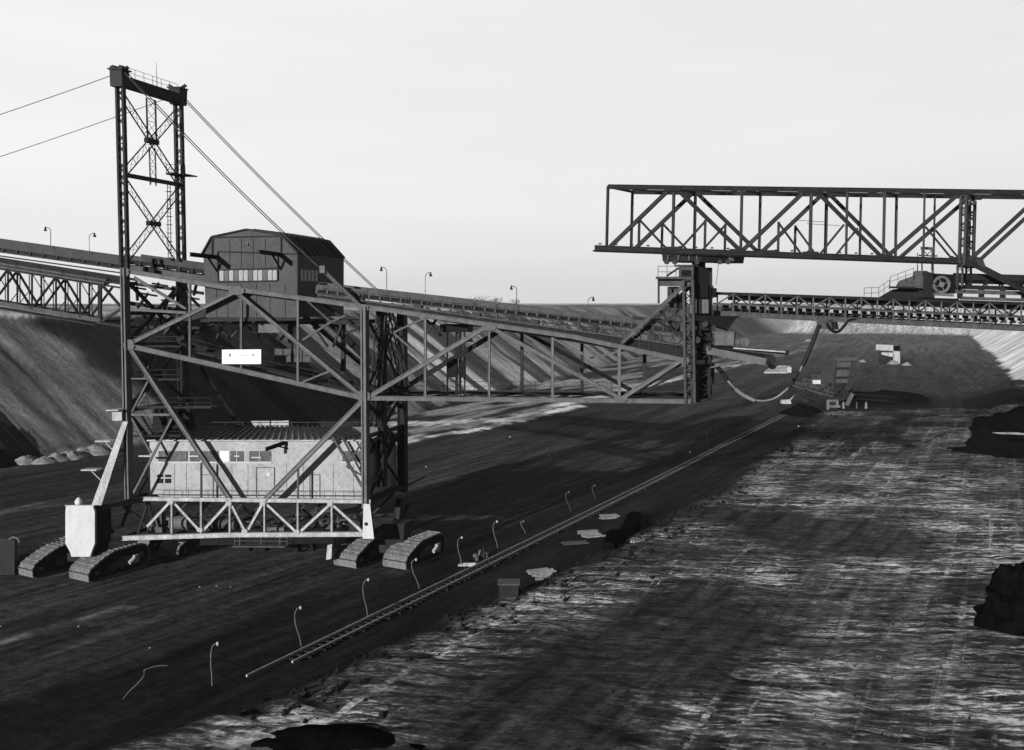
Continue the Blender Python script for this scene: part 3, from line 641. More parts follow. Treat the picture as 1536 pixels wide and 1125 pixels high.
MB().railing([F(290, 647, 9.6), F(560, 647, 9.6)], 1.1, 2.0, .02).build('roof_railing', 'mid', hs)
# dark stack next to the house
MB().hexa([F(228, 655, 6), F(252, 655, 6), F(252, 655, 8), F(228, 655, 8)], [F(230, 606, 6), F(250, 606, 6), F(250, 606, 8), F(230, 606, 8)]).build('hopper', 'black', gan)
MB().hexa([F(268, 645, 8), F(295, 645, 8), F(295, 645, 9), F(268, 645, 9)], [F(276, 600, 8), F(284, 600, 8), F(284, 600, 9), F(276, 600, 9)]).build('hopper', 'black', gan)
# machinery visible through the base truss
for k in range(26):
    x = 232 + k * 12 + random.uniform(-3, 3); d_ = random.choice((2, 3, 5, 6)); c = F(x, 800, d_); h = random.uniform(.8, 2.6); w = random.uniform(.5, 1.2)
    mb = MB(); typ = k % 3
    if typ == 0:
        mb.cyl(c + ZV * (h * .5) - XV * w, c + ZV * (h * .5) + XV * w, h * .3, 14); mb.bar(c - XV * w, c + XV * w, ZV, U, .3, .8)
        for j in (-1, 1): mb.cyl(c + ZV * (h * .5) + XV * (w * j), c + ZV * (h * .5) + XV * (w * j + .12), h * .38, 14)
        mb.build('motor', random.choice(('mid', 'dark', 'grey')), gan)
    elif typ == 1:
        mb.hexa([c + XV * a * w * .6 + U * b for a, b in ((-1, -.4), (1, -.4), (1, .4), (-1, .4))], [c + ZV * h + XV * a * w * .5 + U * b for a, b in ((-1, -.35), (1, -.35), (1, .35), (-1, .35))]); mb.bar(c + ZV * h - XV * w * .6, c + ZV * h + XV * w * .6, ZV, U, .1, 1.0)
        mb.build('gearbox', random.choice(('mid', 'dark', 'dark')), gan)
    else:
        mb.tube([c, c + ZV * h, c + ZV * (h + .3) + XV * .4, c + ZV * (h + .3) + XV * 2], .1, 6); mb.cyl(c + ZV * h * .6, c + ZV * h * .6 + ZV * .2, .25, 10)
        mb.build('pipe', random.choice(('grey', 'mid', 'light')), gan)
# undercarriage beams and hanging stage
MB().hexa([F(300, 818, 1), F(500, 815, 1), F(500, 815, 8), F(300, 818, 8)], [F(300, 806, 1), F(500, 804, 1), F(500, 804, 8), F(300, 806, 8)]).build('undercarriage_beam', 'black', gan)
m_ = MB(); m_.bar(F(352, 818.5, .5), F(431, 819, .5), ZV, U, .12, 1.0); m_.railing([F(352, 817, .1), F(431, 818, .1)], .9, 3, .03)
for x in (360, 420): m_.beam(F(x, 818, .5), F(x, 803, .5), .1, .1)
m_.build('hanging_stage', 'mid', gan)
for x, w in ((372, .4), (395, .5), (445, .4), (468, .35)):
    c = F(x, 826, 4); MB().hexa([c + XV * a + U * b for a, b in ((-w, -w), (w, -w), (w, w), (-w, w))], [c + ZV * 1.2 + XV * a + U * b for a, b in ((-w * .6, -w), (w * .6, -w), (w * .6, w), (-w * .6, w))]).beam(c + ZV * 1.1, c + ZV * 2.4, .2, .2).build('cable_gear', 'black', gan)

# --- crawlers
CDIR = Vector((.5, .866, 0)); CR = Vector((.866, -.5, 0))
prof_c = [(0, .35), (0, 1.15), (.35, 1.65), (2.2, 2.55), (3.4, 2.95), (6.9, 3.05), (7.7, 2.6), (8.1, 1.8), (7.9, .9), (7.2, .2), (.6, .04)]
def crawler(p0, name='crawler_track'):
    W = 3.25; off = -CR * W
    root = None
    def at_(s, z, c): return p0 + CDIR * s + ZV * z - CR * c
    body = MB(); inner = [(s * .9 + .4, max(.35, z * .84 + .1)) for s, z in prof_c]
    body.prism([at_(s, z, .35) for s, z in inner], -CR * (W - .7)); root = body.build(name, 'black', gan)
    # tread loop, one shoe at a time round the profile
    n = len(prof_c); tr_ = MB()
    for i in range(n):
        (s0, z0), (s1, z1) = prof_c[i], prof_c[(i + 1) % n]
        L = math.hypot(s1 - s0, z1 - z0); k = max(1, round(L / .62))
        for j in range(k):
            a0 = (s0 + (s1 - s0) * j / k, z0 + (z1 - z0) * j / k); a1 = (s0 + (s1 - s0) * (j + .84) / k, z0 + (z1 - z0) * (j + .84) / k)
            nx, nz = (z1 - z0) / L, -(s1 - s0) / L     # points inward for this winding
            tk = .16 + random.uniform(-.02, .02)
            q = [(a0[0], a0[1]), (a0[0] * .2 + a1[0] * .8, a0[1] * .2 + a1[1] * .8), (a0[0] * .15 + a1[0] * .85 - nx * .08, a0[1] * .15 + a1[1] * .85 - nz * .08), (a1[0] - nx * .08, a1[1] - nz * .08), (a1[0] + nx * tk, a1[1] + nz * tk), (a0[0] + nx * tk, a0[1] + nz * tk)]
            w0 = random.uniform(-.03, .03)
            tr_.prism([at_(a, max(b, 0.02), w0) for a, b in q], -CR * W)
    tr_.build('tread', 'tread', root)
    for s, z, r in ((6.9, 1.75, 1.05), (1.2, .95, .62)):
        c = at_(s, z, .18); MB().cyl(c, c - CR * .5, r, 20).build('wheel', 'dark', root)
        MB().cyl(c + CR * .1, c - CR * .1, r * .35, 12).build('hub', 'grey', root)
    for s in (2.4, 3.5, 4.6, 5.6):
        c = at_(s, .5, .2); MB().cyl(c, c - CR * .4, .42, 14).build('roller', 'dark', root)
    MB().prism([at_(s, z, .1) for s, z in ((2.5, .8), (6.4, .9), (6, 1.7), (4.5, 2.0), (3.2, 1.5))], -CR * .2).build('side_frame', 'mid', root)
    MB().bar(at_(5.6, 1.5, -.2), at_(6.2, 1.5, -.2), ZV, CR, .9, .5).cyl(at_(5.0, 1.2, -.25), at_(5.8, 1.7, -.25), .22, 10).build('drive_housing', 'light', root)
    return root
g1 = G(133, 877); crawler(g1); crawler(G(49, 870)); crawler(G(609, 858)); crawler(G(534, 856))
for base in (G(133, 877),):
    for o in (0, 1):
        crawler(base + CDIR * 9.5 - CR * (5.2 * o) + Vector((1.5, 1.5, 0)))
# bogie beams joining crawlers to the base
for a, b in ((G(133, 877), G(60, 869)), (G(609, 858), G(534, 856))):
    m1 = (a + b) / 2 + CDIR * 4 - CR * .6
    MB().bar(a + CDIR * 4 - CR * .2 + ZV * 1.6, b + CDIR * 4 - CR * 2.5 + ZV * 1.6, ZV, CDIR, .9, 1.4).build('bogie_beam', 'dark', gan)
    MB().hexa([m1 + ZV * 1.6 + XV * x + U * y for x, y in ((-.9, -.9), (.9, -.9), (.9, .9), (-.9, .9))], [m1 + ZV * 4.8 + XV * x + U * y for x, y in ((-1.3, -1.2), (1.3, -1.2), (1.3, 1.2), (-1.3, 1.2))]).build('bogie_pivot', 'dark', gan)
MB().hexa([F(489, 840, 1), F(497, 838, 1), F(497, 838, 2), F(489, 840, 2)], [F(491, 818, 1), F(498, 816, 1), F(498, 816, 2), F(491, 818, 2)]).build('rail_guard', 'light', gan)
MB().ibeam(F(600, 748, 8), F(592, 808, 6), .9, .9, U).ibeam(F(612, 758, 9), F(595, 800, 6), .5, .5, U).build('rear_strut', 'dark', gan)

# --- conveyors of the gantry
def conveyor(parent, a, b, wid=2.0, m='mid', name='conveyor', d0=1.0, cover=.55, deep=1.1, low=True, step=1.5, mc=None, mi=None):
    a, b = Vector(a), Vector(b); e = (b - a).normalized(); L = (b - a).length
    up = (ZV - e * e.z).normalized(); k = int(L / step)
    root = MB().bar(a, b, up, U, .14, .16).bar(a + U * wid, b + U * wid, up, U, .14, .16).build(name, m, parent)
    MB().bar(a + up * (deep - cover / 2 - .1) - U * .15, b + up * (deep - cover / 2 - .1) - U * .15, up, U, cover, .06).bar(a + up * (deep - .2) + U * (wid + .2), b + up * (deep - .2) + U * (wid + .2), up, U, cover, .06).build('side_cover', mc or m, root)
    MB().bar(a + up * (deep - .62) + U * wid / 2, b + up * (deep - .62) + U * wid / 2, up, U, .06, wid * .8).build('belt', 'belt', root)
    MB().bar(a + up * (deep - cover - .3) + U * .12, b + up * (deep - cover - .3) + U * .12, up, U, .42, .05).build('gap_shade_strip', 'black', root)  # black strip added behind the brackets so the gaps read dark
    idl = MB()
    for i in range(k + 1):
        p = a.lerp(b, i / k)
        idl.bar(p, p + up * (deep - .3), e, U, .2, .16); idl.bar(p + U * wid, p + U * wid + up * (deep - .3), e, U, .2, .16)
        idl.bar(p + up * .25, p + up * .25 + U * wid, up, e, .18, .14)
        idl.cyl(p + up * (deep - .8) + U * .25, p + up * (deep - .8) + U * (wid - .25), .12, 8)
    idl.build('idler', mi or 'dark', root)
    if low:
        MB().bar(a - up * .5 + U * wid / 2, b - up * .5 + U * wid / 2, up, U, .05, wid * .8).build('return_belt', 'belt', root)
    return root
cv = conveyor(gan, F(475, 440, 1.5), F(1010, 499, 1.5), m='dim', mc='mid', mi='mid', step=1.15)
# plate girder under the belt
MB().hexa([F(470, 450, 1.1), F(1030, 541, 1.1), F(1030, 541, 1.2), F(470, 450, 1.1) + U * .1], [F(478, 442, 1.1), F(1030, 519, 1.1), F(1030, 519, 1.2), F(478, 442, 1.1) + U * .1]).build('plate_girder', 'dark', gan)
m_ = MB()
for k in range(40):
    x = 490 + k * 13.8; t_ = (x - 478) / 552; yt = 442 + 77 * t_; yb = 450 + 91 * t_
    m_.bar(F(x, yt, 1.05), F(x, yb, 1.05), XV, U, .04, .1)
m_.bar(F(478, 442, .9), F(1030, 519, .9), ZV, U, .14, .5); m_.build('girder_stiffener', 'mid', gan)
m_ = MB()
for k in range(30):
    x = 500 + k * 17.5; t_ = (x - 478) / 552; yt = 442 + 62 * t_; yb = 443 + 77 * t_
    m_.beam(F(x, yt, 1.6), F(x, yb + 2, 1.6), .2, .2); m_.beam(F(x, yt, 1.6), F(x + 9, yb + 2, 1.6), .1, .1)
    if k % 5 == 2: m_.bar(F(x, (yt + yb) / 2 + 1, 1.3), F(x + 11, (yt + yb) / 2 + 2.4, 1.3), ZV, U, .7, .6)
m_.bar(F(478, 447, 5), F(1030, 519, 5), ZV, U, .3, .3); m_.build('conveyor_support', 'dim', cv)
MB().railing([F(478, 437, .6), F(1000, 496, .6)], 1.0, 2.4, .02).build('handrail', 'mid', cv)
MB().bar(F(990, 484, 1), F(1035, 505, 1), ZV, U, .1, 2).hexa([F(940, 490, 1.5), F(1020, 498, 1.5), F(1020, 498, 3.5), F(940, 490, 3.5)], [F(950, 474, 1.5), F(1020, 482, 1.5), F(1020, 482, 3.5), F(950, 474, 3.5)]).build('chute', 'dark', cv)
cv2 = conveyor(gan, F(190, 398, 4), F(308, 414, 4), m='dim', mc='dim', step=1.4, deep=1.3)
MB().bar(F(190, 402, 3), F(308, 420, 3), ZV, U, .8, .1).build('side_cover', 'mid', cv2)
MB().hexa([F(214, 412, 2), F(231, 414, 2), F(231, 414, 4), F(214, 412, 4)], [F(214, 401, 2), F(231, 403, 2), F(231, 403, 4), F(214, 401, 4)]).build('drive_box', 'black', cv2)
m_ = MB()
for (x, y) in [(205, 430), (222, 440), (238, 425), (252, 450), (268, 430), (285, 445), (295, 425), (215, 470), (240, 478), (262, 472)]:
    m_.beam(F(x, y, 5), F(x + random.uniform(-18, 18), y + random.uniform(10, 26), 6), .25, .25)
    m_.beam(F(x - 10, y, 7), F(x + 14, y + 4, 7), .2, .2)
m_.bar(F(196, 425, 6), F(305, 440, 6), ZV, U, .35, .3); m_.bar(F(196, 455, 7), F(305, 470, 7), ZV, U, .45, .3); m_.bar(F(196, 490, 7), F(300, 492, 7), ZV, U, .3, .3)
m_.beam(F(272, 470, 7), F(245, 500, 7), .6, .4); m_.beam(F(272, 480, 6), F(310, 470, 6), .7, .4)
m_.build('conveyor_support', 'dark', cv2)
def lamp_post_part(px, y0, y1, side, d_, parent):
    a = F(px, y1, d_); b = F(px, y0, d_); mb = MB().tube([a, b, b + ZV * .25 + XV * .25 * side, b + ZV * .3 + XV * .55 * side], .045, 5); o = mb.build('lamp_post', 'mid', parent)
    c = b + XV * .6 * side; MB().tube([c + ZV * .4, c + ZV * .25, c - ZV * .12], [.04, .08, .19], 10).build('lamp_shade', 'dark', o)
for px, y0, y1, s in [(580, 405, 434, -1), (638, 413, 440, 1), (775, 433, 456, -1), (882, 450, 470, 1)]: lamp_post_part(px, y0, y1, s, 3.8, gan)

# --- end pier at the right of the girder
pr = MB().lattice(F(1033, 420), F(1036, 604), 1.0, .9, c=.28, l=.1, step=1.1)
pr.build('pier_column', 'dim', gan)
MB().lattice(F(1033, 420) + U * 5.5, F(1036, 604) + U * 5.5, 1.0, .9, c=.24, l=.1, step=1.2).build('pier_column', 'dark', gan)
MB().lattice(F(1058, 500, 2), F(1058, 598, 2), 1.1, 1.4, c=.25, l=.1, step=1.0).build('pier_column', 'black', gan)
MB().beam(F(1045, 500, 3), F(1045, 595, 3), .7, .6).build('pier_column', 'black', gan)
ib('pier_brace', (932, 515), (1026, 428), .5, .45, 'mid', rear=5.5, mr='dark')
def boxpx(name, x0, y0, x1, y1, d0, d1, m, parent=gan, tx=0):
    return MB().hexa([F(x0, y1, d0), F(x1, y1, d0), F(x1, y1, d0) + U * (d1 - d0), F(x0, y1, d0) + U * (d1 - d0)], [F(x0 - tx, y0, d0), F(x1 + tx, y0, d0), F(x1 + tx, y0, d0) + U * (d1 - d0), F(x0 - tx, y0, d0) + U * (d1 - d0)]).build(name, m, parent)
boxpx('slewing_head', 1034, 402, 1062, 447, .8, 5, 'black'); 
MB().cyl(F(1048, 404, 2.5), F(1048, 391, 2.5), .75, 20).cyl(F(1048, 407, 2.5), F(1048, 402, 2.5), 1.5, 20).build('slewing_pivot', 'black', gan)
boxpx('counterweight', 1050, 406, 1064, 430, 1.5, 4, 'dark'); boxpx('counterweight', 1046, 428, 1066, 447, 1.2, 4, 'black')
boxpx('drive_unit', 1060, 432, 1073, 446, 1.5, 3, 'black')
hd = boxpx('control_cabin', 1018, 400, 1040, 416, -.6, 1.2, 'mid'); boxpx('window', 1022, 405, 1037, 414, -.66, -.5, 'black', hd)
MB().bar(F(1013, 398.5, .3), F(1042, 398.5, .3), ZV, U, .15, 2).build('roof', 'mid', hd)
MB().bar(F(986, 417, .5), F(1042, 417, .5), ZV, U, .25, 2.2).hexa([F(988, 429, .2), F(1040, 430, .2), F(1040, 430, .3), F(988, 429, .3)], [F(988, 418, .2), F(1044, 418, .2), F(1044, 418, .3), F(988, 418, .3)]).railing([F(987, 416, -.4), F(1014, 416, -.4)], 1.2, .9, .03).build('pier_platform', 'mid', gan)
MB().beam(F(1000, 414, 0), F(1018, 402, 0), .2, .2).build('platform_brace', 'dark', gan)
for x, y0, y1 in ((988, 418, 455), (1003, 430, 470), (1013, 455, 480)): MB().beam(F(x, y0, .2), F(x, y1, .2), .2, .2).build('platform_post', 'dark', gan)
boxpx('switch_cabinet', 1001, 430, 1015, 462, 1.2, 3, 'mid'); boxpx('switch_cabinet', 1016, 442, 1028, 464, 1.8, 3, 'dark')
for x0 in (1035, 1053): boxpx('electrical_cabinet', x0, 449, x0 + 9.5, 470, -.4, 1, 'grey')
boxpx('electrical_cabinet', 1045, 449, 1052, 470, .3, 1, 'dark')
for a, b in (((991, 466), (1016, 505)), ((1010, 502), (1028, 470)), ((1000, 482), (1022, 462)), ((1012, 492), (1026, 478)), ((1026, 505), (1014, 520))): MB().beam(F(*a, .8), F(*b, .8), .18, .18).build('platform_brace', 'dark', gan)
MB().hexa([F(1034, 478, -.5), F(1092, 494, -.5), F(1092, 494, 3), F(1034, 478, 3)], [F(1034, 473, -.5), F(1106, 474, -.5), F(1106, 474, 3), F(1034, 473, 3)]).build('transfer_chute', 'black', gan)
MB().prism([F(x, y, 1) for x, y in ((1072, 476), (1105, 474), (1088, 497), (1074, 500))], U * 2).build('transfer_chute', 'mid', gan)
m_ = MB()
for k in range(46):
    x = random.uniform(1036, 1066); y = random.uniform(478, 545); h = random.uniform(.2, .7); c = F(x, y, random.uniform(-.2, 3))
    (m_.cyl(c, c + XV * h * 1.6, h * .45, 9) if k % 3 == 0 else m_.bar(c, c + Vector((random.uniform(-1, 1), .3, random.uniform(-1, 1))), ZV.cross(XV), XV, h * .5, h * .5))
m_.build('pier_machinery', 'dark', gan)
for x, y in ((1040, 492), (1057, 486), (1046, 510), (1062, 522), (1040, 528)):
    c = F(x, y, -.5); MB().cyl(c, c + U * .5, .36, 14).build('sheave', 'dark', gan)
for x, y0, y1, d_ in ((1042, 548, 590, 1), (1050, 536, 600, 1.5), (1064, 530, 585, 2.5), (1070, 545, 575, 3)): MB().beam(F(x, y0, d_), F(x - 1, y1, d_), .3, .3).build('guide_bar', 'dark', gan)
MB().bar(F(1036, 600, 2), F(1066, 598, 2), ZV, U, .3, 3).build('pier_foot', 'dark', gan)
boxpx('pale_drive_house', 1072, 499, 1101, 518, -.3, 1.8, 'grey'); MB().bar(F(1071, 498, .7), F(1103, 498, .7), ZV, U, .15, 2.3).build('drive_house_roof', 'grey', gan)
for x, r in ((1105, .3), (1111, .28), (1118, .45)): MB().cyl(F(x, 513, 0), F(x, 513, 1), r, 18).build('pulley', 'mid', gan)
boxpx('pier_body', 1037, 447, 1066, 540, 2.2, 4, 'black')
boxpx('pier_body', 1040, 540, 1064, 598, 2.4, 3.4, 'black')
bm = MB().hexa([F(1060, 531, -.5), F(1152, 549, -.5), F(1152, 549, 1.5), F(1060, 531, 1.5)], [F(1060, 520, -.5), F(1152, 538, -.5), F(1152, 538, 1.5), F(1060, 520, 1.5)]).build('discharge_boom', 'grey', gan)
MB().bar(F(1056, 517, .4), F(1182, 530, .4), ZV, U, .3, .5).bar(F(1056, 522, .4), F(1152, 535, .4), ZV, U, .5, 1.6).build('boom_belt', 'black', bm)
MB().bar(F(1100, 522, -.6), F(1178, 528, -.6), ZV, U, .14, .1).build('boom_edge', 'light', bm)
MB().cyl(F(1180, 529, -.4), F(1180, 529, 1), .3, 12).build('end_pulley', 'black', bm); MB().cyl(F(1155, 540, -.6), F(1155, 540, 1.2), .65, 16).bar(F(1152, 545, 0), F(1162, 553, 0), ZV, U, .7, 1.4).build('end_pulley', 'black', bm)
MB().hexa([F(1146, 560, -1.6), F(1182, 560, -1.6), F(1184, 550, .5), F(1158, 550, .5)], [v + ZV * .15 for v in (F(1146, 560, -1.6), F(1182, 560, -1.6), F(1184, 550, .5), F(1158, 550, .5))]).hexa([F(1181, 559, -1.6), F(1187, 559, -1.6), F(1187, 551, .5), F(1184, 550, .5)], [F(1181, 551, -1.6), F(1187, 551, -1.6), F(1187, 549, .5), F(1184, 549, .5)]).build('deflector_plate', 'light', bm)
MB().beam(F(1066, 551, 0), F(1112, 541, 0), .16, .16).build('boom_stay', 'grey', bm)

# ------------------------------------------------------------------ left conveyor bridge
lb = thing('conveyor_bridge', 'dark lattice conveyor bridge running off behind the tower at the far left', 'conveyor bridge', F(-100, 500, 4))
LDp = 5.0
def lbm(name, a, b, h, m='dark', d=3, w=.35, parent=None): return MB().ibeam(F(*a, d), F(*b, d), h, w).build(name, m, parent or lb)
XL = -420
def ln(x, y0, sl): return y0 + sl * x
for d_ in (3, 3 + LDp):
    o = -3 if d_ > 3 else 0
    lbm('top_chord', (XL, ln(XL, 402, .16)), (158, ln(158, 402, .16)), .45, 'mid', d_); lbm('bottom_chord', (XL, ln(XL, 455 + o, .17)), (150, ln(150, 455 + o, .17)), .6, 'mid' if d_ == 3 else 'dark', d_)
k = 0
for x in range(XL, 150, 36):
    for d_ in (3, 3 + LDp):
        s = 0 if d_ == 3 else 14
        x0, x1 = x + s, min(x + 36 + s, 170)
        if k % 2: lbm('diagonal', (x0, ln(x0, 455, .17)), (x1, ln(x1, 402, .16)), .2, 'dark', d_)
        else: lbm('diagonal', (x0, ln(x0, 402, .16)), (x1, ln(x1, 455, .17)), .2, 'dark', d_)
        lbm('post', (x0, ln(x0, 402, .16)), (x0, ln(x0, 455, .17)), .2, 'dark', d_, .2)
        lbm('post', (x0 + 18, ln(x0 + 18, 402, .16)), (x0 + 18, ln(x0 + 18, 455, .17)), .11, 'dark', d_, .1)
        lbm('light_diagonal', (x0, ln(x0, 402, .16) if k % 2 else ln(x0, 455, .17)), (x0 + 18, ln(x0 + 18, 429, .165)), .1, 'dark', d_, .1)
    k += 1
for x in range(XL, 160, 72):
    a = F(x, ln(x, 455, .17), 3); MB().ibeam(a, a + U * LDp, .3, .3, NX).build('floor_beam', 'dark', lb)
lbm('post', (150, 424), (150, 484), .5, 'dark', 3)
MB().bar(F(XL, ln(XL, 462, .17), 5), F(150, ln(150, 462, .17), 5), ZV, U, .12, 1.6).build('return_deck', 'dark', lb)
lbm('bottom_chord', (146, 484), (190, 490), .3, 'dark'); lbm('diagonal', (150, 484), (190, 458), .3, 'dark'); lbm('diagonal', (150, 424), (190, 470), .3, 'dark')
cvl = conveyor(lb, F(XL, ln(XL, 378, .14), 3.2), F(186, ln(186, 378, .14), 3.2), m='dim', mc='dim', step=1.5, deep=1.25, cover=.7)
cv3 = conveyor(lb, F(XL, ln(XL, 398, .155), 2.6), F(186, ln(186, 398, .155), 2.6), m='dark', mc='black', step=2.0, deep=.75, cover=.3)
MB().bar(F(XL, ln(XL, 395, .155), 2.5), F(160, ln(160, 395, .155), 2.5), ZV, U, .25, .2).bar(F(XL, ln(XL, 400, .16), 2.4), F(160, ln(160, 400, .16), 2.4), ZV, U, .2, .8).build('walkway', 'mid', lb)
MB().railing([F(XL, ln(XL, 400, .16), 2.2), F(160, ln(160, 400, .16), 2.2)], 1.0, 2.6, .025).build('handrail', 'dark', lb)
for px, y0, y1, s in [(76, 345, 372, -1), (134, 354, 380, 1)]: lamp_post_part(px, y0, y1, s, 5, lb)

# ------------------------------------------------------------------ upper right truss bridge
RB = Vector((3.3, 5.0, 0)); YB = 107.0
def Q(x, y): return P(x, y, YB)
ub = thing('truss_bridge', 'long dark steel truss bridge resting on the pier above the girder end', 'bridge', Q(1048, 390))
def q_(name, a, b, h, w=.35, m='bridge', both=True, parent=None):
    for k in ((0, 1) if both else (0,)): MB().ibeam(Q(*a) + RB * k, Q(*b) + RB * k, h, w, RB.normalized()).build(name, m, parent or ub)
XR = 1760
yt = lambda x: 280 + (x - 915) * .0135; ybm = lambda x: 371.5 + (x - 892) * .036
q_('top_chord', (912, yt(912)), (XR, yt(XR)), .62)
q_('bottom_chord', (892, 371.5), (1448, ybm(1448)), .7, .6)
MB().bar(Q(892, 376.5) + RB * .0, Q(1440, 396), ZV, RB.normalized(), .18, .9).build('crane_rail', 'black', ub)
for x, w in ((911, .3), (1010, .34), (1112, .32), (1216, .4), (1270, .28), (1326, .34), (1386, .24)):
    q_('post', (x + 1, yt(x)), (x - 1, ybm(x)), w)
main = [((915, 0), (1005, 1)), ((1015, 1), (1112, 0)), ((1112, 0), (1208, 1)), ((1224, 1), (1322, 0)), ((1330, 0), (1440, 1)), ((1455, 0), (1562, 1)), ((1562, 1), (1680, 0))]
for (x0, t0), (x1, t1) in main:
    g = lambda x, t: (x, yt(x) + 2) if t else (x, ybm(min(x, 1450)) - 2)
    q_('diagonal', g(x0, t0), g(x1, t1), .52, .4)
for x0, x1 in ((958, 1000), (1058, 1018), (1172, 1210)):
    pass
for (xa, xb) in ((959, 1002), (1058, 1018), (1168, 1203), (1266, 1228), (1388, 1430)):
    ym = (yt(xa) + ybm(xa)) / 2; q_('secondary_diagonal', (xa, ym + 2), (xb, ybm(xb)), .26, .25)
    if xa not in (1266, 1388): q_('secondary_post', (xa, ym), (xa - 1, ybm(xa)), .3, .25)
m_ = MB()
for x in (912, 1010, 1112, 1216, 1326, 1448, 1562, 1680): m_.ibeam(Q(x, yt(x)), Q(x, yt(x)) + RB, .4, .3, ZV)
xs_ = [912, 961, 1010, 1061, 1112, 1164, 1216, 1271, 1326, 1387, 1448, 1562, 1680]
for i in range(len(xs_) - 1):
    m_.beam(Q(xs_[i], yt(xs_[i])) + RB * (i % 2), Q(xs_[i + 1], yt(xs_[i + 1])) + RB * (1 - i % 2), .18, .18, ZV)
m_.build('top_bracing', 'bridge', ub)
m_ = MB()
for x in (912, 1010, 1112, 1216, 1326, 1440): m_.ibeam(Q(x, ybm(x)), Q(x, ybm(x)) + RB, .4, .3, ZV)
m_.build('floor_beam', 'bridge', ub)
for x, t in ((1009, 0), (1107, 0), (1216, 0), (1326, 0), (1437, 0), (1009, 1), (1216, 1), (1448, 1), (1156, 0)):
    for k in (0, 1):
        y = (yt(x) + 2 if t else ybm(x) - 3); c = Q(x, y) + RB * k - U * .22; MB().bar(c - XV * .9, c + XV * .9, ZV, U, .55 if t else .4, .06).build('gusset_plate', 'bridge', ub)
m_ = MB()
for x in range(900, 1440, 24): c = Q(x, ybm(x) - 5); m_.bar(c, c + ZV * .15, XV, U, .3, .2)
m_.build('rivet_bracket', 'bridge', ub)
q_('handrail', (1186, 330), (1238, 333), .06, .06)
# tall laced mast at the bridge's kink
for k in (0, 1):
    MB().lattice(Q(1446, 294) + RB * k, Q(1443, 398) + RB * k, .55, .7, RB, .24, .1, .8).build('mast', 'bridge', ub)
MB().hexa([Q(1436, 400), Q(1468, 400), Q(1468, 400) + RB, Q(1436, 400) + RB], [Q(1438, 384), Q(1462, 384), Q(1462, 384) + RB, Q(1438, 384) + RB]).build('mast_foot', 'bridge', ub)
for k in (0, 1): MB().ibeam(Q(1450, 392) + RB * k, Q(1700, 520) + RB * k, .6, .5, RB).build('lower_diagonal', 'bridge', ub)
for k in (0, 1): MB().lattice(Q(1440, 398) + RB * k, Q(1440, 430) + RB * k, .5, .5, RB, .16, .06, .7).build('hanger', 'bridge', ub)
q_('post', (1562, yt(1562)), (1562, 445), .4); q_('post', (1680, yt(1680)), (1680, 500), .4)
# trolley below its left part
tro = MB().hexa([Q(994, 392), Q(1052, 392), Q(1052, 392) + RB * .9, Q(994, 392) + RB * .9], [Q(993, 381), Q(1052, 381), Q(1052, 381) + RB * .9, Q(993, 381) + RB * .9]).build('trolley', 'dark', ub)
MB().hexa([Q(1052, 393), Q(1092, 393), Q(1092, 393) + RB * .8, Q(1052, 393) + RB * .8], [Q(1052, 382), Q(1094, 382), Q(1094, 382) + RB * .8, Q(1052, 382) + RB * .8]).build('trolley_body', 'black', tro)
for x in (1000, 1012, 1046, 1080, 1092):
    MB().cyl(Q(x, 393) - U * .3, Q(x, 393) + U * .3, .26, 14).build('trolley_wheel', 'dark', tro)
m_ = MB()
for x in (1002, 1018, 1034, 1046): m_.bar(Q(x, 381) - U * .15, Q(x, 391) - U * .15, XV, U, .2, .15)
m_.bar(Q(993, 382) - U * .15, Q(1052, 382) - U * .15, ZV, U, .15, .2); m_.bar(Q(1093, 388), Q(1101, 390), ZV, U, .35, .4); m_.build('trolley_frame', 'mid', tro)
MB().tube([Q(1078, 393), Q(1076, 410), Q(1074, 428)], .03, 4).build('signal_cord', 'mid', tro)

# ------------------------------------------------------------------ lower right conveyor bridge
CB = Vector((3.0, 4.6, 0)); YC = 109.0
def K(x, y): return P(x, y, YC)
cb = thing('conveyor_bridge', 'lattice conveyor bridge running right from the pier with a hanging cable bracket beneath', 'conveyor bridge', K(1228, 484))
kt = lambda x: 440 + (x - 1075) * .034; km = lambda x: 455.5 + (x - 1075) * .044; kb = lambda x: 470 + (x - 1075) * .05
KR = 1780
for k in (0, 1):
    for n_, f_, h, m in (('top_chord', kt, .4, 'dark'), ('middle_chord', km, .26, 'mid'), ('bottom_chord', kb, .75, 'mid')):
        MB().ibeam(K(1070, f_(1070)) + CB * k, K(KR, f_(KR)) + CB * k, h, .35).build(n_, m, cb)
i = 0
for x in range(1076, KR - 24, 24):
    for k in (0, 1):
        a, b = (kt, km) if i % 2 else (km, kt)
        MB().beam(K(x, a(x)) + CB * k, K(x + 24, b(x + 24)) + CB * k, .16, .16).build('diagonal', 'mid', cb)
        MB().beam(K(x, kt(x)) + CB * k, K(x, kb(x)) + CB * k, .16, .16).build('post', 'mid', cb)
    i += 1
m_ = MB()
for x in range(1076, KR - 14, 14):
    m_.bar(K(x, km(x) + 2) + CB * .3, K(x + 9, km(x) + 6) + CB * .3, ZV, U, .5, .3); m_.cyl(K(x + 5, km(x) + 9) + CB * .1, K(x + 5, km(x) + 9) + CB * .9, .14, 8)
    m_.bar(K(x, kb(x) - 1), K(x, kb(x) - 1) + CB, ZV, XV, .2, .2)
m_.build('idler', 'dark', cb)
MB().bar(K(1080, kt(1080) + 5) + CB * .5, K(KR, kt(KR) + 5) + CB * .5, ZV, U, .75, 2.4).build('belt', 'black', cb)
MB().bar(K(1076, km(1076) + 1) + CB * .5, K(KR, km(KR) + 1) + CB * .5, ZV, U, .12, 2.8).build('deck', 'dark', cb)
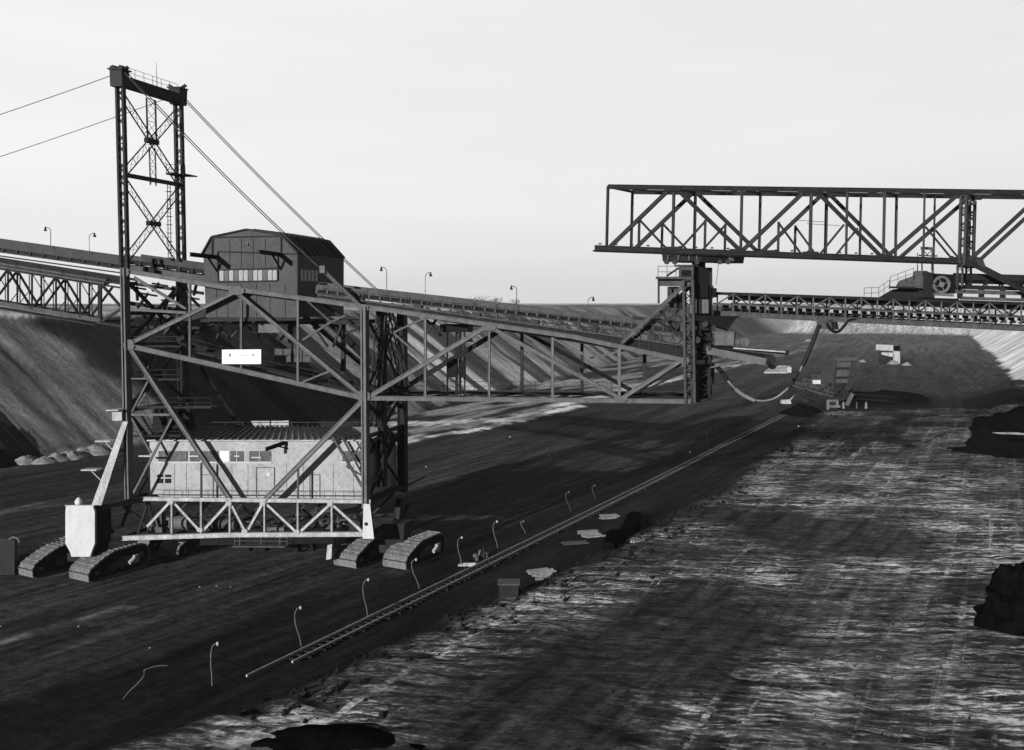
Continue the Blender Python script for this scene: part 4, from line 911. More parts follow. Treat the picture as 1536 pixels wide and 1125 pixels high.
br = MB().hexa([K(1227, 493), K(1249, 495), K(1249, 495) + CB * .5, K(1227, 493) + CB * .5], [K(1224, 482), K(1246, 482), K(1246, 482) + CB * .5, K(1224, 482) + CB * .5]).build('cable_bracket', 'mid', cb)
def arc(pts, r, m, name, parent=None, k=8): 
    pts = [Vector(p) for p in pts]; out = []
    for i in range(len(pts) - 1):
        p0, p1, p2, p3 = pts[max(i - 1, 0)], pts[i], pts[i + 1], pts[min(i + 2, len(pts) - 1)]
        for j in range(k):
            t = j / k; out.append(.5 * ((2 * p1) + (p2 - p0) * t + (2 * p0 - 5 * p1 + 4 * p2 - p3) * t * t + (3 * p1 - p0 - 3 * p2 + p3) * t ** 3))
    out.append(pts[-1]); return MB().tube(out, r, 8).build(name, m, parent, True)
arc([K(1240, 485), K(1248, 496), K(1258, 497), K(1267, 488), K(1273, 481), K(1284, 478)], .17, 'black', 'cable_loop', cb); arc([K(1238, 483), K(1247, 480), K(1253, 486), K(1252, 494)], .1, 'dark', 'cable_loop', cb)
# loading head that rides on it
ld = thing('loading_head', 'dark belt loading head with round flywheel and railed steps riding on the right conveyor bridge', 'loading head', K(1400, 452))
hp = MB(); hp.prism([K(x, y) + U * .5 for x, y in ((1318, 447), (1340, 434), (1362, 431), (1390, 433), (1390, 455), (1318, 450))], U * 2.5); hp.build('skirt', 'dark', ld)
hp = MB(); hp.prism([K(x, y) + U * .5 for x, y in ((1345, 430), (1352, 420), (1372, 413), (1374, 406), (1392, 406), (1392, 436), (1345, 432))], U * 2.5); hb = hp.build('hopper', 'mid', ld)
MB().hexa([K(1385, 448), K(1402, 448), K(1402, 448) + U * 3, K(1385, 448) + U * 3], [K(1385, 406), K(1402, 410), K(1402, 410) + U * 3, K(1385, 406) + U * 3]).build('drive_box', 'dark', ld)
MB().hexa([K(1400, 440), K(1436, 440), K(1436, 440) + U * 3, K(1400, 440) + U * 3], [K(1400, 410), K(1434, 412), K(1434, 412) + U * 3, K(1400, 410) + U * 3]).build('drive_box', 'black', ld)
fw = MB(); cc = K(1412, 427) - U * .3; ring = [cc + XV * (.85 * math.cos(t)) + ZV * (.85 * math.sin(t)) for t in [i * math.pi / 10 for i in range(21)]]
fw.tube(ring, .17, 8); fw.cyl(cc - U * .1, cc + U * .2, .3, 12)
for t in range(4): fw.beam(cc, cc + XV * .8 * math.cos(t * math.pi / 2 + .4) + ZV * .8 * math.sin(t * math.pi / 2 + .4), .1, .1)
fw.build('flywheel', 'grey', ld)
MB().bar(K(1400, 441), K(1430, 443), ZV, U, .3, 1).build('bearing_plate', 'grey', ld)
MB().bar(K(1334, 431), K(1372, 431.5), ZV, U, .2, 2).railing([K(1335, 430), K(1370, 417)], 1.1, 1, .025).build('step_platform', 'dark', ld)
MB().railing([K(1296, 448), K(1318, 447), K(1334, 436)], 1.2, .8, .03).build('railing', 'mid', ld)
MB().hexa([K(1374, 459), K(1442, 462), K(1442, 462) + U * 3, K(1374, 459) + U * 3], [K(1376, 446), K(1438, 448), K(1438, 448) + U * 3, K(1376, 446) + U * 3]).build('undercarriage', 'black', ld)
m_ = MB()
for x in (1383, 1398): m_.beam(K(x, 372), K(x, 410), .14, .14); 
for x in (1378, 1402): m_.beam(K(x, 378) + U * 1.5, K(x, 410) + U * 1.5, .1, .1)
m_.bar(K(1381, 372), K(1400, 373), ZV, U, .3, .3); m_.bar(K(1381, 383), K(1400, 384), ZV, U, .14, .2); m_.beam(K(1383, 373), K(1391, 382), .08, .08); m_.beam(K(1399, 373), K(1391, 382), .08, .08)
m_.build('lifting_frame', 'mid', ld)
c3 = conveyor(ld, K(1432, 428), K(1790, 438), m='dark', step=1.7, deep=1.35, cover=.6)
MB().bar(K(1432, 437) - U * .3, K(1790, 448) - U * .3, ZV, U, .45, .3).bar(K(1440, 447) - U * .3, K(1790, 459) - U * .3, ZV, U, .35, 1).build('beam', 'mid', c3)
m_ = MB()
for x in range(1440, 1790, 32): m_.bar(K(x, 429), K(x, 448), XV, U, .6, .5)
m_.bar(K(1436, 431), K(1790, 441), ZV, U, .35, .6); m_.build('trestle', 'dark', c3)

# ------------------------------------------------------------------ hanging cables
cbl = [K(1228, 488), K(1218, 515), K(1206, 542), K(1198, 560), K(1189, 573), K(1178, 586), K(1160, 598), K(1138, 601), K(1115, 592), K(1098, 578), K(1086, 564), K(1078, 552)]
root = arc(cbl, .11, 'pale', 'hanging_cable'); tag(root, 'thick power cable sagging in a loop from the right conveyor bridge to the pier', 'cable')
arc([K(1229, 487), K(1218, 516), K(1204, 549)], .26, 'cable', 'cable_sleeve', root); arc([K(1192, 569), K(1182, 582)], .24, 'cable', 'cable_sleeve', root); arc([K(1091, 570), K(1084, 560), K(1076, 550)], .25, 'cable', 'cable_sleeve', root); arc([K(1103, 583), K(1114, 592), K(1132, 601)], .22, 'pale', 'cable_sleeve', root)

# ------------------------------------------------------------------ railway track and lamps
A0 = G(370, 1020); A1 = G(1165, 628)
tdir = (A1 - A0).normalized(); tr_n = Vector((tdir.y, -tdir.x, 0)); Lt = (A1 - A0).length + 10
trk = thing('railway_track', 'narrow railway track with open sleepers running diagonally across the dark coal floor', 'railway track', A0)
def on(s, o, z=0): p = A0 + tdir * s + tr_n * o + XV * (1.2 * math.sin(s * .018) * .4); return Vector((p.x, p.y, gz(p.x, p.y) + z))
for o, s0 in ((0, 0), (1.25, 4)):
    mb = MB(); pts = [on(s, o, .34) for s in np.arange(s0, Lt, 4)]; 
    for p, q in zip(pts[:-1], pts[1:]): mb.bar(p, q, ZV, tr_n, .18, .13)
    mb.build('rail', 'light', trk)
slm = MB(); 
for s in np.arange(5, Lt, .95):
    a = on(s, -.25 + random.uniform(-.1, .1), .14); b = on(s + random.uniform(-.06, .06), 1.5 + random.uniform(-.15, .25), .14); slm.bar(a, b, ZV, tdir, .14, .22)
so = slm.build('sleeper', 'dark', trk); so['kind'] = 'stuff'
posts = [(182, 1050, 216, 1004), (318, 1031, 322, 965), (453, 972, 447, 911), (552, 925, 549, 869), (630, 884, 621, 839), (693, 850, 690, 806), (747, 823, 743, 782), (789, 801, 783, 782), (857, 768, 851, 738), (894, 750, 890, 728), (1009, 690, 1003, 668), (1062, 664, 1062, 640), (1078, 657, 1078, 636)]
grp = 'curved lamp poles along the railway track'
where = ['leaning dim pole at the lower left, its thin arm bent over to the right', 'white-headed curved lamp pole just left of the near end of the rails', 'curved lamp pole by the near end of the rails with a short side arm', 'strongly curved pale lamp pole between the rails and the right crawlers',
         'lamp pole standing in front of the rightmost crawler wheel', 'lamp pole just right of the rightmost crawler', 'lamp pole beside the small dark equipment pile near the rails', 'short thin lamp pole next after the equipment pile along the rails', 'faint lamp pole midway along the rails, nearer of the faint pair', 'farther one of the two faint lamp poles midway along the rails',
         'faint lamp pole alone near the rails, beyond the middle of their run', 'nearer of the last two tiny lamp poles at the far end of the rails', 'last tiny lamp pole at the far end of the rails']
for i, (x0, y0, x1, y1) in enumerate(posts):
    b = gp(x0, y0); t_ = P(x1, y1, b.y); hgt = t_.z - b.z; lean = t_.x - b.x
    o = thing('lamp_post', where[i], 'lamp post', b, grp)
    bow = -.28 if i else 0
    pts = [b - ZV * .2, b + ZV * hgt * .25 + XV * (lean * .35 + bow * .35 * hgt / 3.5), b + ZV * hgt * .55 + XV * (lean * .75 + bow * hgt / 3.5), b + ZV * hgt * .8 + XV * (lean + bow * 1.05 * hgt / 3.5), b + ZV * hgt * .94 + XV * (lean + bow * .5), b + ZV * hgt + XV * (lean + .12)]
    arc(pts, .05 if i < 9 else .045, 'grey' if 0 < i < 8 else 'mid', 'pole', o, 5)
    if i:
        c = pts[-1] + XV * .1; MB().tube([c + ZV * .12, c + ZV * .02, c - ZV * .1, c - ZV * .2], [.05, .1, .11, .04], 8).build('lamp_head', 'bulb' if i < 7 else 'grey', o, True)
    else:
        arc([pts[-1], pts[-1] + XV * .8 + ZV * .25, pts[-1] + XV * 1.7 + ZV * .3], .04, 'mid', 'arm', o)

# ------------------------------------------------------------------ loose things on the floor
def rock(name, c, sx, sy, sz, m, seed, rough=.35, nu=22, nv_=12, sharp=1.0, rot=0):
    rn = random.Random(seed); mb = MB(); dirs = [Vector((rn.gauss(0, 1), rn.gauss(0, 1), rn.gauss(0, 1))).normalized() for _ in range(9)]; ph = [rn.uniform(.55, 1.0) for _ in dirs]
    vs = []
    for j in range(nv_ + 1):
        th = math.pi * .62 * j / nv_
        for i in range(nu):
            f = 2 * math.pi * i / nu; dvec = Vector((math.sin(th) * math.cos(f), math.sin(th) * math.sin(f), math.cos(th)))
            r = 1.0
            for dd, p_ in zip(dirs, ph):
                k = dvec.dot(dd)
                if k > .05: r = min(r, p_ / k) if sharp > .5 else r
            r *= 1 + rough * (vn3(dvec * 2.3 + Vector((seed, 0, 0))) - .5) + rough * .5 * (vn3(dvec * 6 + Vector((0, seed, 0))) - .5)
            p = Vector((dvec.x * r * sx, dvec.y * r * sy, dvec.z * r * sz)); p = Matrix.Rotation(rot, 3, 'Z') @ p
            vs.append(Vector(c) + p)
    fs = [(j * nu + i, (j + 1) * nu + i, (j + 1) * nu + (i + 1) % nu, j * nu + (i + 1) % nu) for j in range(nv_) for i in range(nu)]
    mb.add(vs, fs); return mb.build(name, m, None, True)
def heap(name, c, R_, h, m, seed, el=1.0, rot=0, nr=26, na=64):
    mb = MB(); vs = []
    for j in range(nr + 1):
        q = j / nr
        for i in range(na):
            f = 2 * math.pi * i / na; dr = 1 + .35 * (vn3(Vector((math.cos(f) * 1.2, math.sin(f) * 1.2, seed))) - .5)
            x, y = math.cos(f) * q * R_ * dr, math.sin(f) * q * R_ * dr * el
            z = h * (1 - math.sqrt(q * q + .03) * .985) * (1 + .5 * (vn3(Vector((x * 3 / R_, y * 3 / R_, seed))) - .5)) + h * .14 * (vn3(Vector((x * 12 / R_, y * 12 / R_, seed))) - .5) * (1 - q)
            v = Matrix.Rotation(rot, 3, 'Z') @ Vector((x, y, z)); v = v + Vector(c)
            if q == 1: v.z = gz(v.x, v.y) - .4
            vs.append(v)
    fs = [(j * na + i, (j + 1) * na + i, (j + 1) * na + (i + 1) % na, j * na + (i + 1) % na) for j in range(nr) for i in range(na)]
    mb.add(vs, fs); return mb.build(name, m, None, True)
def vn3(v):
    return float(fbm(np.array([v.x + v.z * 1.7 + 20]), np.array([v.y - v.z * 1.3 + 20]), 3)[0])
def on_ground(px, py): return gp(px, py)
# dark coal blocks at the right edge and lower edge
p = gp(1500, 690); o = rock('coal_block', p + Vector((9.5, 6, -1.5)), 13, 9, 10.5, 'coal', 5, .5, 70, 40, rot=R(-10)); tag(o, 'large black coal block with a pale streak at the right edge below the sand bank', 'coal block')
o2 = MB(); a = P(1484, 650, p.y - 4); o2.tube([P(1488, 649, p.y - 3.6), P(1505, 650, p.y - 4.2), P(1522, 650, p.y - 4.2), P(1545, 652, p.y - 4.2)], [.03, .18, .2, .15], 7).build('pale_streak', 'rubble', o)  # thin pale tube laid as a streak across the block
p = gp(1515, 950); o = rock('coal_block', p + Vector((3.2, 2.2, -1.2)), 5.6, 4.4, 6.2, 'coal', 11, .55, 70, 40, rot=R(15)); tag(o, 'jagged black coal block at the right edge of the pale scraped bench, the nearer one', 'coal block')
p = gp(500, 1118); o = heap('coal_heap', p + Vector((-.3, .6, -.3)), 6.6, 1.0, 'coal', 23, .5, R(-3)); tag(o, 'low black heap of coal cut off by the lower edge of the photo', 'coal heap')
p = gp(-40, 690); o = heap('coal_heap', Vector((p.x - 8, p.y + 2, 0)), 17, 6.5, 'coal', 31); tag(o, 'dark rounded coal heap at the foot of the spoil slope on the far left', 'coal heap')
for i, (x, y, w, lab) in enumerate([(40, 694, 3.2, 'low pale rubble heap leftmost at the foot of the slope'), (66, 694, 2.6, 'low flat pale rubble heap, second from the left at the slope foot'), (86, 690, 3.2, 'pale rubble heap, third from the left at the slope foot'), (106, 687, 3.6, 'pointed pale rubble heap, fourth from the left at the slope foot'), (124, 683, 3.4, 'pointed pale rubble heap, fifth from the left near the raking leg'), (146, 680, 4.2, 'largest pale rubble heap just left of the raking leg')]):
    p = gp(x, y); o = heap('rubble_heap', p, w * .95, w * .5, 'rubble', 40 + i, 1, 0, 14, 34); tag(o, lab, 'rubble heap', 'pale rubble heaps along the slope foot')
p = gp(1335, 604); o = rock('coal_bank', Vector((p.x, p.y + 6, -1)), 15, 5, 4.2, 'coal', 77, .35, 60, 30, rot=R(-4), sharp=0); tag(o, 'long low black coal bank behind the pale posts beside the far excavator', 'coal bank')
# pile-ups of old sleepers and boards
def boards(name, label, cat, px, py, n, L, ang, m='wood', w=.2):
    c = gp(px, py); o = thing(name, label, cat, c, 'stacks of pale boards on the coal slope'); e = Vector((math.cos(R(ang)), math.sin(R(ang)), 0)); s = Vector((-e.y, e.x, 0))
    for k in range(n):
        q = c + s * ((k - n / 2) * w * 2.1 + random.uniform(-.08, .08)) + e * random.uniform(-.4, .4); q.z = gz(q.x, q.y) + .18; f = e * (L / 2 * random.uniform(.8, 1.1)) + s * random.uniform(-.15, .15)
        MB().bar(q - f, q + f, ZV, s, .18, w).build('board', m, o)
    return o
boards('board_stack', 'stack of pale parallel boards just right of the small square hut', 'board stack', 812, 862, 9, 3.0, 18)
boards('board_stack', 'pale boards lying left of the black trench', 'board stack', 884, 803, 10, 2.6, 18)
boards('board_stack', 'thin scattered boards farthest up the slope, above the trench', 'board stack', 912, 777, 6, 2.6, 14, 'rubble', .2)
boards('board_stack', 'few pale boards along the right side of the trench', 'board stack', 950, 812, 4, 1.8, 50)
boards('board_stack', 'short dull boards lowest on the coal slope left of the trench', 'board stack', 862, 816, 4, 3.0, 20, 'mid', .16)
c = gp(763, 892); o = thing('wooden_box', 'small dark square hut with a pale flat roof at the bench edge', 'hut', c)
MB().bar(c - ZV * .3, c + ZV * 1.1, XV, ZV.cross(XV), 1.7, 1.3).build('body', 'dark', o); MB().bar(c + ZV * 1.1, c + ZV * 1.2, XV, ZV.cross(XV), 2.0, 1.7).build('lid', 'mid', o)
c = gp(720, 838); o = thing('equipment_pile', 'small cluttered pile of equipment beside the rails right of the last crawler', 'equipment', c)
for k in range(9):
    q = c + Vector((random.uniform(-.8, .8), random.uniform(-.8, .8), 0)); q.z = gz(q.x, q.y); hh = random.uniform(.5, 1.6)
    (MB().beam(q, q + Vector((random.uniform(-.5, .5), 0, hh)), .14, .14) if k % 2 else MB().cyl(q, q + ZV * hh * .6, .25, 10)).build('rod' if k % 2 else 'drum', random.choice(('grey', 'mid', 'dark')), o)
c = gp(703, 849); tag(MB().bar(c + ZV * .1 - XV * 1.1, c + ZV * .1 + XV * 1.1, ZV, U, .2, .7).bar(c + ZV * .25 - XV * .6, c + ZV * .25 + XV * .9, ZV, U, .12, .4).build('plank', 'light'), 'pale plank lying beside the rails in front of the equipment pile', 'plank')
stones = [(300, 881), (346, 881), (325, 882), (1, 941), (1035, 679), (765, 656), (639, 701), (823, 684), (1198, 640), (1037, 815), (962, 863), (893, 891), (1222, 622), (118, 940), (225, 973)]
wst = ['pale stone in front of the gantry, left of a close pair', 'pale stone in front of the gantry, rightmost of three', 'small stone between two others in front of the gantry', 'stone at the left photo edge', 'pale stone beside the far rails', 'pale stone on the far coal floor below the girder', 'pale stone right of the rear columns', 'stone on the coal floor below the middle of the girder', 'pale stone left of the excavator on the dark slope', 'thin upright pale stone on the bench right of the trench', 'pale stone alone on the bench below the trench', 'pale stone on the bench nearest the board stack', 'pale stone at the far bench corner', 'stone on the dark floor at lower left', 'pale stone on the dark floor above the leaning pole']
for i, (x, y) in enumerate(stones):
    c = gp(x, y); r = .11 * c.y / 100 + .04
    tag(rock('stone', c, r, r, r * (1.6 if i == 9 else 1), 'rubble', 60 + i, .6, 8, 6), wst[i], 'stone', 'pale loose stones')
# loose clods of coal: nobody could count them
rc = random.Random(5); cl_ = MB()
for k in range(3600):
    t_ = rc.uniform(45, 235) if k % 3 else rc.uniform(45, 130); nc_ = float(np.interp(t_, [p[0] for p in crest], [p[1] for p in crest]))
    n_ = nc_ + (rc.gauss(-1.5, 3) if k % 2 else rc.uniform(0, 45)); 
    cl_.v.append((t_, n_, rc.uniform(.05, .13) * (1 + (k % 2 == 1 and rc.random() < .25) * 2.5)))
ct = np.array(cl_.v); hh = heights(ct[:, 0], ct[:, 1])[0]; cl_.v = []
for (t_, n_, r_), h_ in zip(ct, hh):
    c = T * t_ + N * n_ + ZV * float(h_); v = [c + Vector((rc.uniform(.6, 1.2) * r_ * math.cos(a), rc.uniform(.6, 1.2) * r_ * math.sin(a), -.03)) for a in (0, 1.26, 2.5, 3.8, 5.0)]
    cl_.add(v + [c + Vector((rc.uniform(-.3, .3) * r_, rc.uniform(-.3, .3) * r_, r_ * rc.uniform(.6, 1.1)))], [(i, (i + 1) % 5, 5) for i in range(5)])
tag(cl_.build('coal_clods', mat('clod', .016, var=.7, rough=1, spec=0)), 'loose clods scattered over the bench and its edge', 'clods', kind='stuff')
a, b = march(914, 826), march(954, 778); e_ = (b - a).normalized(); sd = Vector((e_.y, -e_.x, 0)).normalized()
sl_ = MB(); rs = random.Random(3); secs = []
for k in range(9):
    q = a.lerp(b, k / 8); w_ = (.75 if k in (0, 8) else 1.0) * rs.uniform(.9, 1.1); h_ = 1.5 * rs.uniform(.85, 1.1) * (.6 if k in (0, 8) else 1)
    g_ = gz(q.x, q.y); secs.append([q - sd * w_ + ZV * (g_ - q.z - .3), q - sd * w_ * .8 + ZV * (g_ - q.z + h_), q + sd * w_ * .7 + ZV * (g_ - q.z + h_ * .9), q + sd * w_ + ZV * (g_ - q.z - .3)])
vs = [v for c_ in secs for v in c_]; sl_.add(vs, [(i * 4 + j, i * 4 + j + 1, i * 4 + j + 5, i * 4 + j + 4) for i in range(8) for j in range(3)] + [(0, 1, 2, 3), (35, 34, 33, 32)])
tag(sl_.build('coal_block', 'coal'), 'long upright black slab of coal on the dark slope between pale boards and bench edge', 'coal block')
# far excavator
c = gp(1262, 613); ye = c.y; ex = thing('bucket_excavator', 'distant excavator with dark slatted frame, pale boxes and a boom pointing left', 'excavator', c)
def E(x, y, o=0): return P(x, y, ye + o)
MB().hexa([E(1241, 600), E(1275, 600), E(1275, 600, 5), E(1241, 600, 5)], [E(1244, 575), E(1272, 575), E(1272, 575, 5), E(1244, 575, 5)]).build('body', 'dark', ex)
MB().hexa([E(1236, 604, 2), E(1284, 604, 2), E(1284, 604, 8), E(1236, 604, 8)], [E(1250, 580, 2), E(1276, 578, 2), E(1276, 578, 8), E(1250, 580, 8)]).build('engine_house', 'black', ex)
MB().lattice(E(1250, 592, 2), E(1345, 600, 2), 1.3, 1.3, U, .22, .1, 1.5).build('boom', 'black', ex)
fm = MB(); 
for a, b in (((1249, 585), (1254, 540)), ((1274, 585), (1284, 540)), ((1270, 585), (1278, 540)), ((1249, 577), (1276, 577)), ((1252, 566), (1279, 566)), ((1253, 552), (1281, 552))): fm.beam(E(*a), E(*b), .5, .5)
fm.build('frame', 'dark', ex); MB().hexa([E(1251, 574, .6), E(1272, 574, .6), E(1272, 574, 1), E(1251, 574, 1)], [E(1256, 544, .6), E(1278, 544, .6), E(1278, 544, 1), E(1256, 544, 1)]).build('screen', 'mid', ex)
MB().bar(E(1253, 538.5, -.5), E(1285, 538.5, -.5), ZV, XV.cross(ZV), .8, 2).build('top_beam', 'mid', ex)
MB().hexa([E(1233, 577), E(1248, 577), E(1248, 577, 4), E(1233, 577, 4)], [E(1233, 548), E(1251, 547), E(1251, 547, 4), E(1233, 548, 4)]).build('tank', 'dim', ex)
MB().hexa([E(1216, 571), E(1233, 571), E(1233, 571, 4), E(1216, 571, 4)], [E(1216, 561), E(1233, 561), E(1233, 561, 4), E(1216, 561, 4)]).build('side_house', 'dim', ex)
MB().hexa([E(1219, 576, -1), E(1231, 576, -1), E(1231, 576, 1), E(1219, 576, 1)], [E(1219, 570, -1), E(1231, 570, -1), E(1231, 570, 1), E(1219, 570, 1)]).build('white_box', 'white', ex)
for a, b, h in (((1168, 580), (1245, 603), .8), ((1185, 574), (1250, 592), .5), ((1205, 570), (1245, 585), .4)): MB().lattice(E(*a), E(*b), 1.2, 1.2, U, .25, .12, 1.4).build('boom', 'mid' if h < .8 else 'dark', ex)
cbn = MB(); 
for a, b in (((1242, 615), (1242, 600)), ((1256, 611), (1256, 600)), ((1241, 601), (1257, 601)), ((1241, 609.5), (1260, 609.5))): cbn.beam(E(*a, -2), E(*b, -2), .7, .8)
cbn.build('cab', 'grey', ex); MB().hexa([E(1243, 614, -1.5), E(1256, 614, -1.5), E(1256, 614, 0), E(1243, 614, 0)], [E(1243, 602, -1.5), E(1256, 602, -1.5), E(1256, 602, 0), E(1243, 602, 0)]).build('cab_window', 'dark', ex)
MB().beam(E(1270, 608, -1), E(1279, 590, -1), 1.1, .5).build('chute', 'mid', ex)
MB().hexa([E(1226, 619, 0), E(1275, 616, 0), E(1275, 616, 3), E(1226, 619, 3)], [E(1228, 612, 0), E(1274, 609, 0), E(1274, 609, 3), E(1228, 612, 3)]).build('crawler', 'black', ex)
p = gp(1205, 622); o = heap('coal_heap', p, 6.5, 3.6, 'coal', 91); tag(o, 'small dark coal heap under the boom of the distant excavator', 'coal heap')
m_ = MB()
for k in range(40):
    x = random.uniform(1200, 1270); y = random.uniform(578, 606); m_.beam(E(x, y, random.uniform(-2, 2)), E(x + random.uniform(-10, 10), y + random.uniform(-7, 7), random.uniform(-2, 2)), random.uniform(.15, .5), .3)
m_.build('framework', 'dim', ex)
c = gp(1180, 606); tag(MB().hexa([c + Vector(v) for v in ((-1.4, 0, 0), (1.4, 0, 0), (1.4, 2, 0), (-1.4, 2, 0))], [c + Vector(v) for v in ((-1.3, .2, 1.1), (1.2, .2, 1.3), (1.2, 1.8, 1.3), (-1.3, 1.8, 1.1))]).bar(c + Vector((1, 0, 1.2)), c + Vector((3, 1, 3)), ZV, U, .6, .5).build('loader_bucket', 'light'), 'small pale bucket lying left of the excavator boom', 'bucket')
for i, (x, lab) in enumerate(((1265, 'short pale post right beside the excavator cab'), (1285, 'dim slim post between two brighter ones in front of the black face'), (1299, 'bright pale post, rightmost of three in front of the black face'))):
    c = gp(x, 613); o = MB().tube([c, c + ZV * 1.2, c + ZV * 1.9], [.38 if i != 1 else .25, .34 if i != 1 else .22, .2], 8).build('marker_post', ('post', 'mid', 'post')[i]); tag(o, lab, 'post', 'posts beside the excavator')
# far white shed
c = gp(1332, 546); yw = c.y; sh = thing('shed', 'long white shed with dark broken openings far off in the pit', 'shed', c)
def W(x, y, o=0): return P(x, y, yw + o)
MB().hexa([W(1340, 546), W(1350, 546), W(1350, 546, 8), W(1340, 546, 8)], [W(1340, 518), W(1350, 518), W(1350, 518, 8), W(1340, 518, 8)]).build('gable_wall', 'light', sh)
MB().hexa([W(1314, 525), W(1350, 527), W(1350, 527, 8), W(1314, 525, 8)], [W(1314, 516.5), W(1350, 518), W(1350, 518, 8), W(1314, 516.5, 8)]).build('wall', 'light', sh)
MB().hexa([W(1322, 532), W(1341, 536), W(1341, 536, 6), W(1322, 532, 6)], [W(1322, 528.5), W(1341, 529), W(1341, 529, 6), W(1322, 528.5, 6)]).build('lower_wall', 'light', sh)
MB().hexa([W(1318, 544), W(1340, 546), W(1340, 546, 7), W(1318, 544, 7)], [W(1318, 527, 2), W(1340, 528, 2), W(1340, 528, 7), W(1318, 527, 7)]).build('dark_opening', 'dark', sh)
for i, (x, y, s, lab) in enumerate(((1340, 546, 3.0, 'pale rubble heap directly in front of the white shed'), (1360, 548, 2.4, 'pale rubble heap right of the white shed'), (1294, 543, 2.0, 'pale rubble heap left of the white shed'), (1213, 512, 3.2, 'small bright heap far off below the conveyor bridge, left of the cable sleeve'))):
    p = gp(x, y); tag(heap('rubble_heap', p, s * 1.1, s * .8, 'rubble', 80 + i, 1, 0, 10, 24), lab, 'rubble heap', 'distant pale rubble heaps')
# left edge dark tank
c = gp(6, 868); a = P(-22, 808, c.y)
tk = MB().hexa([P(-60, 866, c.y), P(22, 862, c.y), P(26, 858, c.y + 4), P(-56, 862, c.y + 4)], [P(-60, 812, c.y), P(22, 808, c.y), P(26, 806, c.y + 4), P(-56, 810, c.y + 4)]).build('steel_bin', 'dark'); tag(tk, 'dark steel bin with a pale bent pipe at the left photo edge', 'bin')
arc([P(14, 809, c.y - .2), P(20, 806, c.y - .2), P(27, 808, c.y - .2), P(29, 814, c.y - .2)], .12, 'grey', 'bent_pipe', tk)
# trees on the horizon, their haze put into the pale colour
for i, (x, yy, h) in enumerate(((718, 446, 9), (742, 447, 8), (772, 452, 6))):
    b = P(x, 459, 900); o = thing('tree', ('leftmost of three hazy round trees on the horizon above the conveyor', 'middle one of three hazy trees on the horizon above the conveyor', 'lowest and rightmost of three hazy trees on the horizon above the conveyor')[i], 'tree', b, 'hazy trees on the horizon')
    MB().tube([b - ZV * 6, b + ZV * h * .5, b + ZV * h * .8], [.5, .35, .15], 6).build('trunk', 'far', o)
    mb = MB()
    for k in range(420):
        v = Vector((random.gauss(0, 1), random.gauss(0, 1), random.gauss(0, .55))); cc = b + ZV * h * .62 + Vector((v.x * h * .42, v.y * h * .4, v.z * h * .42)); r = random.uniform(.3, .8)
        e1 = Vector((random.gauss(0, 1), random.gauss(0, 1), random.gauss(0, 1))).normalized() * r; e2 = e1.orthogonal().normalized() * r
        mb.add([cc - e1, cc + e2, cc + e1, cc - e2], [(0, 1, 2, 3)])
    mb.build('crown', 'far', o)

# ------------------------------------------------------------------ haze in the pit air
hm = bpy.data.materials.new('thin_haze'); hm.use_nodes = True; hm.node_tree.nodes.clear()
vo = hm.node_tree.nodes.new('ShaderNodeOutputMaterial'); vs_ = hm.node_tree.nodes.new('ShaderNodeVolumeScatter'); vs_.inputs['Density'].default_value = HAZE; vs_.inputs['Anisotropy'].default_value = .2
hm.node_tree.links.new(vs_.outputs[0], vo.inputs['Volume'])
hz_ = MB().hexa([Vector((-900, -60, -12)), Vector((1300, -60, -12)), Vector((1300, 1900, -12)), Vector((-900, 1900, -12))], [Vector((-900, -60, 75)), Vector((1300, -60, 75)), Vector((1300, 1900, 75)), Vector((-900, 1900, 75))]).build('haze', hm); hz_['kind'] = 'structure'

# ------------------------------------------------------------------ light, sky, camera
EL, AZ = R(13), R(32)      # sun low, from behind the camera on the left
travel = Vector((math.sin(AZ) * math.cos(EL), math.cos(AZ) * math.cos(EL), -math.sin(EL)))
sun = bpy.data.lights.new('sun', 'SUN'); sun.energy = 5.0; sun.angle = R(.5); sun.color = (1, 1, 1)
so_ = bpy.data.objects.new('sun', sun); C.objects.link(so_); so_.rotation_euler = travel.to_track_quat('-Z', 'Y').to_euler(); so_.location = (-50, -80, 80)
w = bpy.data.worlds.new('World'); bpy.context.scene.world = w; w.use_nodes = True; nt = w.node_tree; bg = nt.nodes['Background']
sky = nn(nt, 'ShaderNodeTexSky', sky_type='NISHITA'); sky.sun_disc = False; sky.sun_elevation = EL; sky.sun_rotation = math.atan2(-travel.x, -travel.y); sky.air_density = 1.0; sky.dust_density = 3.0
bw = nn(nt, 'ShaderNodeRGBToBW'); nt.links.new(sky.outputs[0], bw.inputs[0])
# black-and-white film sky: haze veil near the horizon
tcw = nn(nt, 'ShaderNodeTexCoord'); sx = nn(nt, 'ShaderNodeSeparateXYZ'); nt.links.new(tcw.outputs['Generated'], sx.inputs[0])
rmp = nn(nt, 'ShaderNodeValToRGB'); rmp.color_ramp.interpolation = 'EASE'
els = rmp.color_ramp.elements; els[0].position = 0; els[0].color = (9.8,) * 3 + (1,); els[1].position = 1; els[1].color = (.5,) * 3 + (1,)
for p_, v_ in ((.05, 10.2), (.15, 10.5), (.36, 10.7), (.44, 4.0), (.55, .9)): e_ = els.new(p_); e_.color = (v_,) * 3 + (1,)
nt.links.new(sx.outputs['Z'], rmp.inputs[0])
cl = nn(nt, 'ShaderNodeTexNoise'); cl.inputs['Scale'].default_value = 2.5; cl.inputs['Detail'].default_value = 6
mpw = nn(nt, 'ShaderNodeMapping'); mpw.inputs['Scale'].default_value = (1, 1, 7); nt.links.new(tcw.outputs['Generated'], mpw.inputs[0]); nt.links.new(mpw.outputs[0], cl.inputs[0])
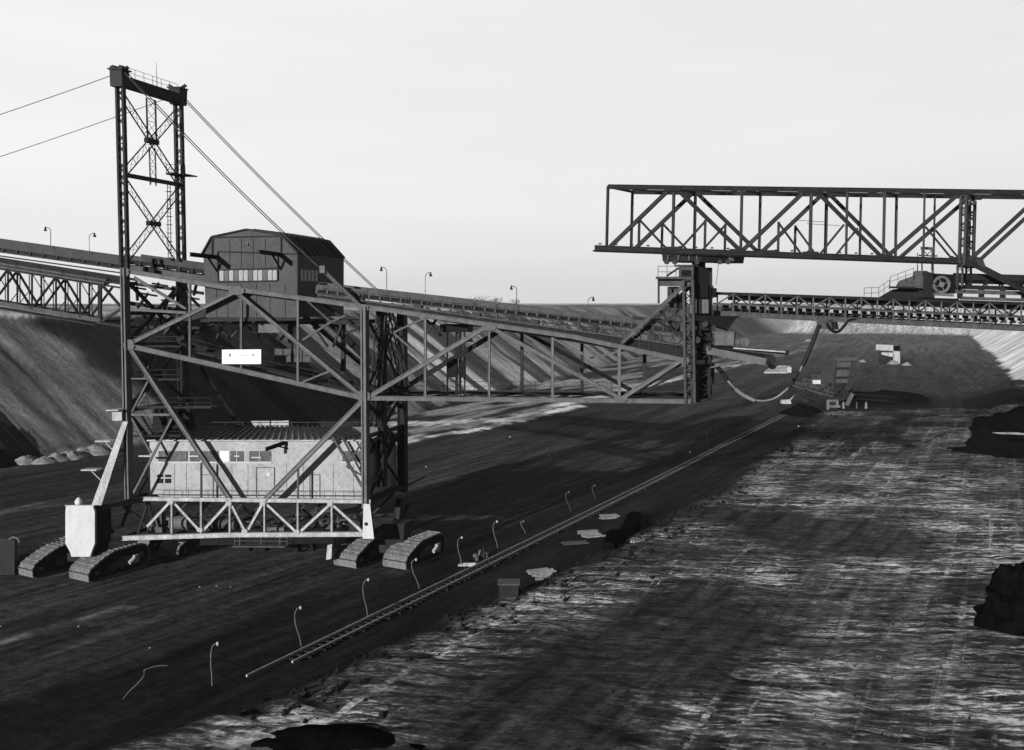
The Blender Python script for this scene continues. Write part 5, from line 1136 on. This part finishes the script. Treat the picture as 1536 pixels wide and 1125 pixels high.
cr = nn(nt, 'ShaderNodeMapRange'); cr.inputs['From Min'].default_value = .3; cr.inputs['From Max'].default_value = .7; cr.inputs['To Min'].default_value = .965; cr.inputs['To Max'].default_value = 1.035; nt.links.new(cl.outputs[0], cr.inputs[0])
mm = nn(nt, 'ShaderNodeMath', operation='MULTIPLY'); nt.links.new(rmp.outputs[0], mm.inputs[0]); nt.links.new(cr.outputs[0], mm.inputs[1])
mixw = nn(nt, 'ShaderNodeMix'); mixw.data_type = 'FLOAT'; mixw.inputs[0].default_value = .8; nt.links.new(bw.outputs[0], mixw.inputs[2]); nt.links.new(mm.outputs[0], mixw.inputs[3])
dy = nn(nt, 'ShaderNodeMapRange'); dy.inputs['From Min'].default_value = .1; dy.inputs['From Max'].default_value = .75; dy.inputs['To Min'].default_value = .18; dy.inputs['To Max'].default_value = 1; nt.links.new(sx.outputs['Y'], dy.inputs[0])
m3 = nn(nt, 'ShaderNodeMath', operation='MULTIPLY'); nt.links.new(mixw.outputs[0], m3.inputs[0]); nt.links.new(dy.outputs[0], m3.inputs[1]); dx = nn(nt, 'ShaderNodeMapRange'); dx.inputs['From Min'].default_value = -.5; dx.inputs['From Max'].default_value = .5; dx.inputs['To Min'].default_value = 1.03; dx.inputs['To Max'].default_value = .9; nt.links.new(sx.outputs['X'], dx.inputs[0])
m4 = nn(nt, 'ShaderNodeMath', operation='MULTIPLY'); nt.links.new(m3.outputs[0], m4.inputs[0]); nt.links.new(dx.outputs[0], m4.inputs[1]); nt.links.new(m4.outputs[0], bg.inputs[0]); bg.inputs[1].default_value = .1
cam = bpy.data.cameras.new('camera'); co = bpy.data.objects.new('camera', cam); C.objects.link(co)
co.location = CAM; co.rotation_euler = (math.pi / 2 - PITCH, 0, 0); cam.sensor_width = 36; cam.lens = F_PX / 1536 * 36; cam.clip_start = .5; cam.clip_end = 12000
sc = bpy.context.scene; sc.camera = co
sc.view_settings.view_transform = 'Standard'; sc.view_settings.look = 'None'; sc.view_settings.exposure = 0
